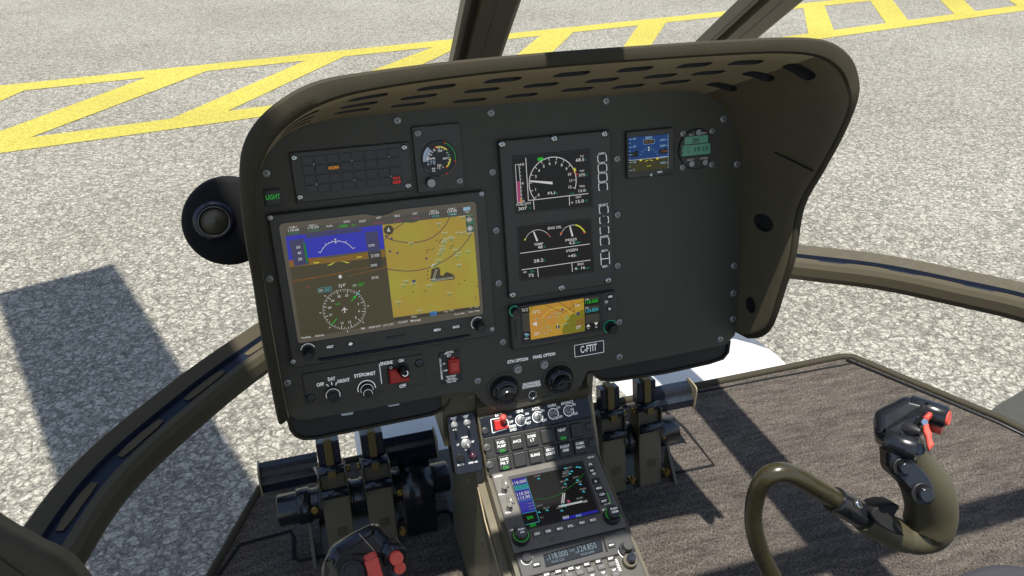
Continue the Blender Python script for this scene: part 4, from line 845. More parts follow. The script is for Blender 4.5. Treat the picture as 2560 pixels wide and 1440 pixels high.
for L, tx in (([(1978, 262), (2075, 245), (2085, 335), (1985, 352)], 'HOME'), ([(1962, 480), (2058, 463), (2068, 545), (1970, 562)], 'D')):
    m = MB(PAN); m.prism(uvs(PAN, [zg(*q) for q in L], .010), .0098, .0112, 'unit_dark', .0005); o = m.build('key', t); m = MB(PAN)
    if tx == 'HOME': m.text('HOME', zg(1993, 318), zg(2068, 0)[0], 5, .0115, 'white_ink', .03)
    else: m.text('D', zg(2005, 535), zg(2035, 0)[0], 6, .0115, 'white_ink', .02); m.line(PAN.px(zg(1998, 520), .0115), PAN.px(zg(2050, 510), .0115), .0006, .0116, 'white_ink')
    m.build('key_lettering', o)
m = MB(PAN); m.prism(uvs(PAN, [zg(330, 715), zg(360, 710), zg(380, 1005), zg(348, 1012)], .0102), .0098, .0112, 'black_gloss', .0005); m.build('card_slot', t); screw(PAN, zg(1958, 390), t, .0028, 'screw_bright', .0101, name='light_sensor', slot=False)
# --- standby display
zb = zoom(1550, 310, 10.24)
a = rect(PAN, zb(105, 195), zb(1338, 75), zb(1345, 1272), zb(160, 1398))
t = unit('standby_display', 'small square standby display of blue sky and brown ground marked BARO', 'display', rrect(*a, .002), .006, 'unit', .0015)
W = .0064; S = lambda L, k, col: m.flat(uvs(PAN, [zb(*q) for q in L], W+k), W+k, col); Ln = lambda L, th, k, col: m.pline(uvs(PAN, [zb(*q) for q in L], W+k), th, W+k, col); T = lambda s, q, x1, h, col='s_skyblue', k=.0012, b=.012: m.text(s, zb(*q), zb(x1, 0)[0], h/10.24, W+k, col, b)
m = MB(PAN); S([(205, 340), (1250, 250), (1258, 1130), (230, 1245)], 0, 'unit_dark'); s1 = m.build('screen', t)
m = MB(PAN); S([(215, 345), (1245, 262), (1250, 828), (228, 938)], .0003, 's_adi'); S([(228, 938), (1250, 828), (1252, 1125), (235, 1240)], .0003, 's_olive'); Ln([(228, 938), (1250, 828)], .0005, .0006, 's_white')
S([(610, 412), (878, 388), (878, 495), (610, 520)], .0007, 's_black'); Ln([(605, 410), (880, 386), (880, 498), (605, 522), (605, 410)], .0004, .0009, 's_skyblue'); S([(245, 740), (380, 715), (385, 685), (450, 678), (465, 700), (468, 820), (430, 850), (385, 845), (270, 845)], .0007, 's_black'); S([(1012, 655), (1130, 640), (1150, 600), (1200, 598), (1225, 660), (1225, 740), (1190, 755), (1012, 768)], .0007, 's_black')
for y in (395, 595, 788, 988, 1190): Ln([(225, y+5), (318, y-4)], .0006, .0008, 's_skyblue')
for y in (497, 697, 897, 1092): Ln([(228, y+3), (268, y)], .0006, .0008, 's_skyblue')
for k in range(22): Ln([(1222, 275+k*40), (1246, 273+k*40)], .0006, .0008, 's_skyblue')
for y in (398, 545, 840, 988): Ln([(1170, y+4), (1222, y-2)], .0006, .0008, 's_skyblue')
for an in (160, 140, 122, 106, 74, 58, 40, 20): 
    c = (740, 860); r0, r1 = 215, 245; Ln([(c[0]+r0*math.cos(D(an)), c[1]-r0*math.sin(D(an))), (c[0]+r1*math.cos(D(an)), c[1]-r1*math.sin(D(an)))], .0005, .0008, 's_skyblue')
S([(712, 592), (765, 588), (738, 640)], .0009, 's_white'); S([(712, 685), (765, 680), (740, 638)], .0009, 's_white'); S([(500, 912), (562, 905), (565, 945), (500, 952)], .0009, 's_yellow'); S([(925, 868), (990, 860), (992, 900), (927, 906)], .0009, 's_yellow'); Ln([(640, 962), (725, 922)], .0008, .0009, 's_yellow'); Ln([(765, 915), (842, 938)], .0008, .0009, 's_yellow'); Ln([(685, 1078), (800, 1066)], .0006, .0009, 's_yellow')
for s, q, x1, h in (('40', (335, 405), 400, 50), ('30', (338, 605), 405, 52), ('10', (345, 1005), 410, 52), ('0', (348, 1198), 378, 52), ('BARO', (655, 385), 822, 62), ('2300', (1018, 435), 1155, 48), ('2200', (1018, 585), 1155, 48), ('2000', (1020, 880), 1158, 46), ('1900', (1030, 1025), 1160, 50)): T(s, q, x1, h)
T('29.92', (635, 490), 842, 58, 's_orange'); T('2100', (1065, 725), 1205, 50, 's_orange'); m.build('attitude_picture', s1)
m = MB(PAN); m.text('BARO', zb(962, 1252), zb(1080, 0)[0], 4, .0064, 'white_ink', .03); m.build('lettering', t); screw(PAN, zb(797, 1300), t, .0024, 'screw_bright', .006, name='light_sensor', slot=False)
m = MB(PAN); m.prism(uvs(PAN, [zb(1165, 1195), zb(1330, 1175), zb(1335, 1262), zb(1160, 1285)], .006), .0058, .0066, 'unit_dark', .0004); m.build('key', t)
# --- clock
c = PAN.px(zb(1970, 640), .002); R = (PAN.px(zb(2440, 590), .002)[0]-PAN.px(zb(1520, 690), .002)[0])/2
t = thing('clock', 'round clock with two green grey screens reading 28V and 19 10', 'clock', tuple(PAN.pt(*c)))
m = MB(PAN); m.rev(c, [(R, 0), (R, .0028), (R*.965, .0036), (R*.95, .0022)], 'unit_dark', 48, mcap='unit'); m.build('case', t)
W = .0024
m = MB(PAN); G = lambda L, k, col: m.flat(uvs(PAN, [zb(*q) for q in L], W+k), W+k, col)
G([(1655, 338), (2255, 280), (2257, 470), (1655, 528)], .0004, 'lcd'); G([(1590, 560), (2308, 488), (2312, 760), (1590, 835)], .0004, 'lcd'); G([(2258, 275), (2280, 273), (2282, 480), (2258, 482)], .0003, 'black'); G([(1590, 838), (2312, 763), (2314, 785), (1590, 860)], .0003, 'black'); s1 = m.build('screen', t)
m = MB(PAN)
for s, q, x1, h in (('28V', (1845, 488), 2045, 118), ('19:10', (1915, 715), 2258, 122), ('FT', (1605, 758), 1660, 44), ('ET', (1728, 745), 1782, 44), ('LT', (1728, 632), 1780, 44), ('UT', (1605, 645), 1660, 44)): m.text(s, zb(*q), zb(x1, 0)[0], h/10.24, W+.0008, 'lcd_ink', .004)
m.build('lcd_digits', s1); m = MB(PAN)
for s, q, x1, h in (('O.A.T', (1772, 303), 1890, 42), ('VOLTS', (2068, 262), 2205, 42), ('SELECT', (1720, 950), 1890, 46), ('CONTROL', (2040, 912), 2250, 46)): m.text(s, zb(*q), zb(x1, 0)[0], h/10.24, W+.0003, 's_grey', .012)
m.build('lettering', t)
for q in ((1990, 212), (1813, 1018), (2160, 980)): knob(PAN, zb(*q), t, [(.0042, .003, 'screw_metal')], W, 'push_knob')
for q in ((1610, 248), (2352, 186), (1595, 1110), (2345, 1032)): screw(PAN, zb(*q), t, .0048)
# ---------------------------------------------------------------- lower edge of the panel: light switches, engine guard, emergency beacon, vents
zl = zoom(640, 820, 4.235)
a = rect(PAN, zl(490, 482), zl(1762, 275), zl(1795, 595), zl(530, 795))
t = unit('light_control', 'long switch plate with DAY and NIGHT knobs and a red guarded engine switch', 'switch panel', rrect(*a, .0015), .0025, 'unit', .0008)
W = .0028; m = MB(PAN)
for s, q, x1, h in (('OFF', (644, 623), 723, 36), ('DAY', (764, 562), 843, 36), ('NIGHT', (867, 584), 996, 36), ('SYST', (1041, 528), 1140, 36), ('INST', (1182, 507), 1268, 36), ('ENGINE', (1319, 398), 1448, 34), ('ON', (1512, 365), 1563, 32), ('OFF', (1520, 636), 1591, 34)): m.text(s, zl(*q), zl(x1, 0)[0], h/4.235, W, 'white_ink', .03)
m.build('lettering', t); m = MB(PAN)
L = lambda P_, th=.0012: m.pline(uvs(PAN, [zl(*q) for q in P_], W), th, W, 'white_ink')
L([(742, 600), (757, 602), (767, 620)]); L([(800, 570), (804, 604)]); L([(862, 576), (850, 580), (845, 606)]); L([(1305, 380), (1331, 590)], .0011)
c = PAN.px(zl(1158, 492), W); m.arc(c, .0014, .0024, W, 0, 359, 'white_ink'); m.line((c[0]-.006, c[1]), (c[0]-.002, c[1]), .001, W, 'white_ink'); m.line((c[0]+.002, c[1]), (c[0]+.006, c[1]), .001, W, 'white_ink')
m.build('index_marks', t)
knob(PAN, zl(813, 690), t, [(.0088, .006, 'knob'), (.0080, .010, 'black_satin')], .0025, ring=(.0090, .0009, -25, 200, .0065))
o = knob(PAN, zl(1172, 640), t, [(.0098, .005, 'knob'), (.0062, .012, 'black_satin')], .0025, ring=(.0118, .0013, -5, 195, .0005)); c = PAN.px(zl(1172, 640), .0025)
m = MB(PAN); m.arc(c, .0080, .0087, .0077, -10, 200, 'white_ink', 24); m.build('ring_mark', o); m = MB(PAN); m.arc(c, .0055, .0061, .0199, -15, 200, 'white_ink', 24); m.build('ring_mark', o)
for q in ((580, 742), (1727, 372)): screw(PAN, zl(*q), t, .0062, 'screw_dark', .0025, cross=False)
m = MB(PAN); m.prism(uvs(PAN, [zl(*q) for q in [(1395, 448), (1480, 432), (1500, 470), (1560, 545), (1625, 520), (1626, 560), (1480, 600), (1412, 600)]], .006), .0025, .004, 'black_satin', .0005); m.build('guard_base', t)
m = MB(PAN); m.prism(uvs(PAN, [zl(*q) for q in [(1403, 452), (1482, 437), (1512, 468), (1540, 518), (1620, 514), (1624, 556), (1500, 576), (1418, 592)]], .009), .004, .0125, 'red', .002); m.build('switch_guard', t)
m = MB(PAN); m.prism(uvs(PAN, [zl(*q) for q in [(1395, 412), (1450, 402), (1456, 434), (1402, 444)]], .006), .0025, .006, 'black_gloss', .001); c = PAN.px(zl(1428, 420), .006); m.arc(c, .0012, .002, .0064, 0, 359, 's_grey'); m.build('guard_hinge', t)
knob(PAN, zl(1548, 440), t, [(.0100, .002, 'black_satin')], .0025, 'switch_base')
m = MB(PAN); p0, p1 = PAN.px(zl(1552, 440), .004), PAN.px(zl(1577, 478), .022); m.tube([PAN.pt(*p0, .004), PAN.pt(*p1, .022), PAN.pt(p1[0]+.0002, p1[1]-.0002, .0225)], [.0062, .0055, .0045], 'knob', 20); o = m.build('switch_lever', t)
d = (PAN.pt(*p1, .022)-PAN.pt(*p0, .004)).normalized(); pl = Plane(PAN.pt(*p1, .022)+d*.0012, PAN.x-d*PAN.x.dot(d), d.cross(PAN.x-d*PAN.x.dot(d))); m = MB(pl); m.arc((0, 0), .0032, .0044, 0, 0, 359, 'white_ink', 28); m.build('ring_mark', o)
# emergency beacon switch
a = rect(PAN, zl(1938, 262), zl(2160, 228), zl(2178, 560), zl(1965, 590))
t = unit('beacon_switch', 'black ELT emergency beacon plate with a red rocker switch', 'switch panel', rrect(*a, .0012), .0022, 'unit_dark', .0006)
m = MB(PAN); W = .0025
for s, q, x1, h in (('ARTEX', (2008, 275), 2093, 22), ('ELT', (2024, 306), 2066, 26), ('ON', (1978, 388), 2004, 16), ('ARM', (1983, 462), 2026, 16), ('TEST/RESET', (2012, 528), 2120, 15), ('PRESS ON', (2030, 547), 2108, 15), ('WAIT 1 SECOND', (2010, 566), 2134, 14), ('PRESS ARM', (2027, 583), 2118, 14)): m.text(s, zl(*q), zl(x1, 0)[0], h/4.235, W, 'white_ink', .02)
m.flat(uvs(PAN, [zl(1990, 278), zl(2020, 256), zl(2010, 280)], W), W, 'white_ink')
u0, v0 = PAN.px(zl(1982, 543), W); u1, v1 = PAN.px(zl(1958, 318), W); vs, fs = text_mesh('EMERGENCY USE ONLY', .02); Lx = max(v[0] for v in vs); hh = (v1-v0)/Lx
i = m.add([PAN.pt(u0-y*hh*1.15-.0004, v0+x*hh, W) for x, y in vs])
for f in fs: m.fc([i+k for k in f], 'white_ink')
m.build('lettering', t)
m = MB(PAN); m.prism(uvs(PAN, [zl(*q) for q in [(2033, 342), (2153, 325), (2163, 478), (2047, 496)]], .006), .0022, .0062, 'red', .0012); o = m.build('rocker_frame', t)
m = MB(PAN); m.prism(uvs(PAN, [zl(*q) for q in [(2055, 370), (2138, 358), (2144, 452), (2064, 466)]], .008), .0060, .0088, 'red_soft', .0012); m.build('rocker', o); screw(PAN, zl(2084, 322), t, .0032, 'red', .0022, name='guard_pin', slot=False)
# registration plate
m = MB(PAN); W = .0012; t = thing('registration_plate', 'black plate with white frame reading C-FTIT', 'nameplate', tuple(PAN.pt(*PAN.px((1472, 872)))))
q = uvs(PAN, [(1435.5, 863.5), (1508.5, 851), (1509.5, 880), (1437.5, 892.5)], W); m.prism(q, 0, W, 'unit_dark'); m.build('plate', t)
m = MB(PAN); m.pline(q+q[:1], .0008, W+.0004, 'white_ink'); m.text('C-FTIT', (1451.5, 883), 1492.5, 17.5, W+.0004, 'white_ink', .012); m.build('lettering', t)
# option buttons and the two eyeball vents
zw = zoom(1180, 860, 4.5)
for q, s, L, lab in (((508, 278), 1, (('GTN OPTION', (397, 222), 631, 34),), 'round steel push button under the words GTN OPTION'), ((805, 226), 1, (('PANEL OPTION', (688, 168), 936, 34),), 'round steel push button under the words PANEL OPTION'), ((675, 565), 0, (('SHOW/HIDE', (572, 474), 766, 30), ('DOWNWASH', (570, 507), 773, 30)), 'black push button in a steel ring under SHOW/HIDE DOWNWASH')):
    c = PAN.px(zw(*q)); t = thing('option_button', lab, 'push button', tuple(PAN.pt(*c)))
    if s: knob(PAN, 0, t, [(.0066, .0015, 'screw_metal'), (.0056, .004, 'screw_metal')], 0, 'cap', at=c); m = MB(PAN); m.arc((c[0]+.001, c[1]-.0005), .0018, .0026, .0058, 20, 200, 'slot', 12); m.build('cap_mark', t)
    else:
        m = MB(PAN); m.rev(c, [(.0068, 0), (.0066, .003), (.0056, .0036), (.0050, .002)], 'chrome', 30, cap=False); m.build('ring', t); knob(PAN, 0, t, [(.0051, .0022, 'black_gloss')], 0, 'cap', at=c)
    m = MB(PAN)
    for tx, q2, x1, h in L: m.text(tx, zw(*q2), zw(x1, 0)[0], h/4.5, .0005, 'white_ink', .03)
    m.build('lettering', t)
for (fx, fy), (bx, by), (nx, ny), lab in (((358, 512), (370, 520), (392, 560), 'black eyeball vent over the battery switch'), ((975, 396), (985, 400), (1000, 440), 'black eyeball vent below the registration plate')):
    c = PAN.px(zw(fx, fy)); t = thing('eyeball_vent', lab, 'air vent', tuple(PAN.pt(*c)), 'eyeball vents')
    m = MB(PAN); R = .0260; m.rev(c, [(R, 0), (R, .0012), (R*.985, .0016), (R*.80, .0012), (R*.80, .0008)], 'panel', 48); m.build('flange', t)
    m = MB(PAN); c2 = PAN.px(zw(bx, by), .004); m.rev(c2, [(.0198, .001), (.0200, .004), (.0185, .0085), (.0150, .0120), (.0125, .0130)], 'black_gloss', 40); m.build('ball', t)
    dn = (PAN.n*.9+V((.05, 0, 0))-PAN.y*.50).normalized(); o3 = PAN.pt(*c2, .004)+dn*.0095; xx = (PAN.x-dn*PAN.x.dot(dn)).normalized(); pl = Plane(o3, xx, dn.cross(xx))
    m = MB(pl); m.rev((0, 0), [(.0145, -.006), (.0138, .004), (.0125, .0062), (.0112, .0050), (.0100, -.002), (.004, -.004)], 'black_gloss', 36); m.rev((0, 0), [(.0036, -.0038), (.0030, .001), (.0015, .0018)], 'knob', 16); m.build('nozzle', t)

# ---------------------------------------------------------------- pedestal
YZ = [(.822, -.676), (.826, -.694), (.777, -.764), (.40, -.878), (.40, FZ), (.98, FZ), (.93, -.69)]
t = thing('pedestal', 'olive pedestal box carrying the switches and radios below the panel', 'pedestal', (.2825, .7, FZ))
m = MB()
X0, X1 = .197, .3690
def slab(m, P_, x0, x1, mt, sm=False):
    n = len(P_); A = m.add([(x0, y, z) for y, z in P_]); B_ = m.add([(x1, y, z) for y, z in P_])
    m.fc([A+i for i in range(n)], mt); m.fc([B_+i for i in reversed(range(n))], mt)
    for i in range(n): m.fc((A+i, B_+i, B_+(i+1) % n, A+(i+1) % n), mt)
slab(m, YZ, X0, X1, 'olive'); m.build('body', t)
m = MB(); slab(m, [(.90, -.62), (.90, -.74), (.83, -.74), (.838, -.62)], .148, .1962, 'olive'); m.build('bracket', t)
m = MB(); slab(m, [(.835, -.66), (.835, -.70), (.79, -.785), (.40, -.905), (.40, FZ+.001), (1.0, FZ+.001), (.95, -.66)], .186, .1965, 'olive_side'); slab(m, [(.835, -.66), (.835, -.70), (.79, -.785), (.40, -.905), (.40, FZ+.001), (1.0, FZ+.001), (.95, -.66)], .3695, .379, 'olive_side'); m.build('side_panel', t)
m = MB(); m.tube([(.1855, .786, -.79), (.1835, .74, -.81), (.1835, .66, -.835), (.186, .5, -.88)], .0012, 'olive_soft', 6); m.build('panel_seam', t)
for i in range(9):
    k = i/8; pl = Plane((.1858, .965-.31*k, -.76-.20*k), (0, -1, 0), (0, 0, 1)); m = MB(pl); m.rev((0, 0), [(.0028, 0), (.0028, .0004), (.0012, .0007)], 'slot' if i % 3 else 'screw_metal', 12); m.build('rivet', t)
# side switch box (searchlight and landing light)
a = [SWP.px(q) for q in ((1121, 1042), (1189, 1026), (1206, 1172), (1137, 1196))]
u0, u1, v0, v1 = (a[0][0]+a[3][0])/2, (a[1][0]+a[2][0])/2, (a[2][1]+a[3][1])/2, (a[0][1]+a[1][1])/2
t = thing('lamp_switch_box', 'narrow black switch box with START and LAMP toggles hung on the pedestal side', 'switch box', tuple(SWP.pt((u0+u1)/2, v0)))
m = MB(SWP); m.prism(rrect(u0, v0, u1, v1, .004), -.035, .001, 'black_gloss', .002); m.build('box', t)
zs = zoom(1080, 960, 5.538); W = .0013; m = MB(SWP)
for s, q, x1, h in (('START', (258, 495), 340, 26), ('ON', (285, 515), 326, 20), ('LAMP', (428, 462), 508, 24), ('OFF', (447, 480), 497, 22), ('DOWN', (412, 756), 496, 22), ('LT', (348, 855), 380, 24), ('RT', (553, 812), 586, 24), ('UP', (460, 922), 490, 18), ('FOCUS', (356, 1138), 446, 24), ('LDG/TAIL', (510, 1107), 636, 24), ('OFF', (290, 648), 345, 18)): m.text(s, zs(*q), zs(x1, 0)[0], h/5.54, W, 'white_ink', .025)
m.build('lettering', t)
def toggle(pl, q, tip, t, r, w, rr=.0019, bat='chrome', nut='screw_metal', lift=.016, tipr=None):
    c = pl.px(q, w); m = MB(pl); m.rev(c, [(r, w), (r, w+.0016), (r*.93, w+.0022), (r*.55, w+.0022), (r*.5, w+.004)], nut, 24); o = m.build('toggle_nut', t)
    e = pl.px(tip, w+lift); m = MB(pl); m.tube([pl.pt(*c, w+.002), pl.pt(c[0]+(e[0]-c[0])*.6, c[1]+(e[1]-c[1])*.6, w+lift*.6), pl.pt(*e, w+lift), pl.pt(e[0]+(e[0]-c[0])*.08, e[1]+(e[1]-c[1])*.08, w+lift*1.08)], [rr*.7, rr, tipr or rr*1.25, rr*.6], bat, 14); m.build('toggle_lever', t)
toggle(SWP, zs(306, 566), zs(330, 632), t, .0050, .001); toggle(SWP, zs(482, 535), zs(510, 597), t, .0050, .001); toggle(SWP, zs(468, 825), zs(508, 862), t, .0072, .001, .0028, lift=.012)
knob(SWP, zs(392, 1028), t, [(.0062, .003, 'black_satin'), (.0050, .004, 'rubber')], .001, 'push_knob'); c = SWP.px(zs(566, 992), .001); m = MB(SWP); m.rev(c, [(.0060, .001), (.0056, .004), (.0042, .0065), (.0018, .0078)], 'purple_lens', 22); m.build('indicator_lens', t)
# switch strip
def rowrect(pl, tl, tr_, br, bl_, w=0.): return rect(pl, tl, tr_, br, bl_, w)
a = rect(SWP, (1197, 1046), (1467, 992), (1477, 1040), (1210, 1096)); UL, UR = a[0], a[2]
t = thing('power_switch_strip', 'black switch strip with a red guarded BATT switch and four toggles', 'switch panel', tuple(SWP.pt(.0, -.02)))
m = MB(SWP); m.prism(rrect(UL, a[1], UR, a[3], .001), 0, .004, 'black_gloss', .0008); m.build('plate', t); W = .0043; m = MB(SWP)
for s, q, x1, h in (('BATT', (263, 822), 344, 30), ('GENE', (493, 780), 578, 32), ('A/COL', (677, 752), 770, 34), ('HORN', (857, 716), 946, 32), ('AVIONICS', (1003, 690), 1140, 32), ('ON', (405, 838), 446, 28), ('OFF', (415, 894), 467, 28), ('EMER', (420, 946), 500, 30), ('SHED', (428, 984), 505, 30), ('ON', (600, 801), 640, 26), ('OFF', (611, 855), 661, 28), ('RST', (617, 906), 668, 28), ('ON', (775, 766), 815, 26), ('OFF', (793, 876), 845, 28), ('ON', (953, 732), 993, 28), ('OFF', (972, 837), 1021, 28), ('ON', (1125, 698), 1165, 28), ('OFF', (1143, 802), 1192, 28)): m.text(s, zw(*q), zw(x1, 0)[0], h/4.5, W, 'white_ink', .008)
q = uvs(SWP, [zw(*p) for p in [(210, 850), (370, 822), (400, 860), (412, 905), (385, 955), (232, 1000)]], W); m.pline(q+q[:1], .0012, W, 'white_ink'); m.build('lettering', t)
m = MB(SWP); m.prism(uvs(SWP, [zw(*p) for p in [(243, 862), (325, 846), (345, 915), (408, 920), (408, 945), (262, 978)]], .008), .004, .011, 'red', .0015); m.build('switch_guard', t)
m = MB(SWP); m.prism(uvs(SWP, [zw(*p) for p in [(228, 862), (350, 838), (352, 935), (248, 978)]], .004), .0040, .0046, 'black', 0); m.build('guard_base', t)
toggle(SWP, zw(345, 905), zw(352, 820), t, .0052, .004, .0040, 'red_soft', 'navy_metal', .017, .0050)
for q, tip in (((548, 858), (585, 835)), ((738, 820), (772, 800)), ((915, 785), (952, 832)), ((1087, 750), (1125, 728))):
    c = SWP.px(zw(*q), .004); m = MB(SWP); m.arc(c, .0072, .0083, W, 0, 360, 'white_ink', 36); m.build('ring_mark', t); toggle(SWP, zw(*q), zw(*tip), t, .0062, .004, .0027, lift=.014)
for q in ((148, 975),): screw(SWP, zw(*q), t, .0054, 'screw_dark', .004, cross=False)
# two rows of push buttons
vr = [a[1]]
for k, (tlq, brq, tl2, br2, names, lab) in enumerate((((248, 1078), (412, 1192), (1097, 908), (1242, 1035), [('FUEL', 'PUMP', 'ON'), ('AVCS',), ('DOME', 'LT'), (), ('VENT', '', 'ON'), ()], 'row of push buttons starting with FUEL PUMP lit ON'), ((284, 1268), (448, 1392), (1133, 1090), (1278, 1218), [('SAND', 'FILT', 'ON'), (), ('SLING',), ('SRCH', 'LIGHT'), ('FLOAT', 'ARM'), ('COM1', 'NAV1')], 'row of push buttons starting with SAND FILT lit ON'))):
    p0, p1, p2, p3 = (SWP.px(zw(*q), .004) for q in (tlq, brq, tl2, br2)); top, bot = (p0[1]+p2[1])/2, (p1[1]+p3[1])/2; wd = ((p1[0]-p0[0])+(p3[0]-p2[0]))/2; st = (p2[0]-p0[0])/5
    t = thing('button_row', lab, 'button panel', tuple(SWP.pt((UL+UR)/2, bot)))
    y1, y0 = (a[1]-.0006, (top+bot)/2-.0150) if k == 0 else (ylast-.0006, (top+bot)/2-.0155); ylast = y0
    m = MB(SWP); m.prism(rrect(UL, y0, UR, y1, .001), 0, .004, 'button_cap', .0007); m.build('plate', t)
    for j in range(6):
        u = p0[0]+st*j; m = MB(SWP); m.prism(rrect(u-.001, bot-.001, u+wd+.001, top+.001, .001), .0036, .0046, 'black', 0); o = m.build('button', t)
        m = MB(SWP); m.prism(rrect(u, bot, u+wd, top, .001), .004, .0075, 'button_cap', .0011); m.build('cap', o)
        N_ = names[j]; m = MB(SWP)
        for i_, s in enumerate(N_):
            if not s: continue
            g_ = s == 'ON' and i_ == 2; hh = .0038 if not g_ else .0050; yy = top-.0068-i_*.0055-(.0016 if g_ else 0)
            if len(N_) == 1: yy = top-.0098
            m.textm(s, u+wd/2, yy, hh, .0078, 'green_ink' if g_ else 'white_ink', min(wd*.80, wd*.175*len(s)) if not g_ else wd*.46, .012 if not g_ else 0, True)
        if N_: m.build('lettering', o)
        if N_ and N_[0]: o['label'] = 'push button reading ' + ' '.join(x for x in N_ if x)
    for q in (((170, 1165), (1312, 925)) if k == 0 else ((200, 1358), (1340, 1115))): screw(SWP, zw(*q), t, .0058, 'screw_dark' if q[0] > 500 else 'key_grey', .004, cross=False)
# navigation receiver on the lower slope
zc = zoom(1180, 1120, 4.5)
a = rect(CON, zc(215, 318), zc(1398, 68), zc(1722, 928), zc(472, 1198)); GL0, GR0 = a[0], a[2]
t = thing('navigation_receiver', 'grey navigation receiver with a coloured map screen and keys on the pedestal slope', 'navigator', tuple(CON.pt((a[0]+a[2])/2, a[1])))
m = MB(CON); m.prism(rrect(*a, .002), -.002, .007, 'silver_bezel', .0018); m.build('bezel', t)
W = .0074; S = lambda L, k, col: m.flat(uvs(CON, [zc(*q) for q in L], W+k), W+k, col); Ln = lambda L, th, k, col: m.pline(uvs(CON, [zc(*q) for q in L], W+k), th, W+k, col); T = lambda s, q, x1, h, col='s_white', k=.0012, b=.012: m.text(s, zc(*q), zc(x1, 0)[0], h/4.5, W+k, col, b)
m = MB(CON); m.prism(uvs(CON, [zc(405, 322), zc(1248, 140), zc(1452, 735), zc(612, 925)], .007), .0066, .0073, 'unit_dark', .0003); m.build('screen_frame', t)
m = MB(CON); S([(440, 352), (1232, 185), (1422, 722), (612, 910)], 0, 's_black'); s1 = m.build('screen', t)
m = MB(CON)
S([(445, 357), (603, 325), (716, 708), (562, 740)], .0004, 's_gps'); S([(468, 428), (625, 398), (640, 448), (485, 480)], .0006, 's_gpsrow'); S([(1015, 785), (1408, 692), (1420, 720), (1025, 815)], .0004, 's_gps')
Ln([(603, 325), (760, 828), (605, 864)], .0006, .0006, 's_cyan'); Ln([(562, 740), (716, 708)], .0006, .0006, 's_cyan'); Ln([(487, 480), (642, 450)], .0005, .0007, 's_cyan'); Ln([(525, 605), (682, 573)], .0005, .0007, 's_cyan')
Ln([(700, 575), (850, 570), (980, 525), (1100, 440), (1190, 370), (1255, 290)], .0006, .0005, 's_dgreen'); Ln([(1025, 510), (1008, 622)], .0013, .0008, 's_white'); Ln([(1043, 505), (1030, 622)], .0013, .0008, 's_white'); Ln([(972, 655), (1240, 597)], .0012, .0008, 's_white'); Ln([(978, 665), (1240, 608)], .0010, .0008, 's_white')
m.flat(circ(*CON.px(zc(1085, 603), W), .0022, 10), W+.001, 's_magenta'); S([(1245, 592), (1295, 583), (1300, 608), (1250, 618)], .0008, 's_grey')
for x, y in ((1120, 262), (1180, 215), (1212, 218), (1050, 230), (1185, 362), (1218, 408), (1048, 405), (1065, 355), (1255, 490), (1020, 640), (1045, 655), (1225, 600), (1010, 705), (845, 700), (755, 722), (748, 345), (1100, 290)): S([(x-20, y+5), (x+2, y-14), (x+22, y+8)], .0008, 's_cyan')
for s, q, x1, h in (('CLARR', (700, 330), 772, 18), ('MARIN', (1062, 235), 1128, 16), ('LUXOR', (1028, 278), 1095, 18), ('SMITS', (1020, 300), 1095, 18), ('SCOTT', (1015, 330), 1090, 18), ('MELDY', (998, 390), 1065, 18), ('CPYLT', (1138, 345), 1205, 18), ('WOODY', (1170, 400), 1240, 18), ('WINDR', (1215, 478), 1285, 18), ('JEPKO', (1010, 455), 1075, 16), ('BLDMT', (1180, 580), 1252, 18), ('KLOGS', (955, 685), 1022, 18), ('RAWTT', (730, 665), 798, 16), ('SELTI', (805, 690), 875, 18), ('9.1', (770, 795), 802, 20)): T(s, q, x1, h, 's_grey')
for s, q, x1, h, col in (('118.000', (462, 415), 615, 34, 's_white'), ('124.850', (478, 465), 628, 34, 's_teal'), ('110.50', (512, 542), 648, 36, 's_white'), ('113.90', (526, 588), 660, 36, 's_white'), ('ENR', (628, 805), 695, 34, 's_green'), ('GPS', (655, 892), 724, 34, 's_green'), ('NAV', (1030, 803), 1098, 34, 's_white'), ('RNG', (1175, 778), 1235, 24, 's_skyblue')): T(s, q, x1, h, col)
for k in range(3): Ln([(625+8*k, 628+32*k), (688+8*k, 615+32*k)], .0006, .001, 's_grey')
m.build('map_picture', s1)
def key(pl, L, tx, t, z, w0=.0066, w1=.0095, mt='unit_dark', q=None, x1=None, h=None, ink='white_ink'):
    m = MB(pl); m.prism(uvs(pl, [z(*p) for p in L], w1), w0, w1, mt, .0009); o = m.build('key', t)
    if tx: m = MB(pl); m.text(tx, z(*q), z(x1, 0)[0], h, w1+.0003, ink, .025); m.build('lettering', o)
    return o
for tx, x, y, ww in (('CDI', 687, 940, 88), ('OBS', 815, 910, 88), ('MSG', 945, 882, 88), ('FPL', 1068, 852, 88), ('VNAV', 1195, 815, 88), ('PROC', 1318, 785, 92)):
    key(CON, [(x, y), (x+ww-5, y-19), (x+ww+2, y+37), (x+5, y+58)], tx, t, zc, q=(x+16, y+42), x1=x+ww-12, h=24/4.5, mt='silver_bezel')
for tx, x, y, ww in (('MENU', 1385, 425, 85), ('CLR', 1420, 495, 82), ('ENT', 1445, 570, 82), ('D', 1352, 345, 84), ('RNG', 1318, 225, 60)):
    key(CON, [(x, y), (x+ww, y-17), (x+ww+14, y+40), (x+14, y+58)], tx, t, zc, q=(x+18 if tx != 'D' else x+36, y+42), x1=(x+ww-6) if tx != 'D' else x+56, h=22/4.5)
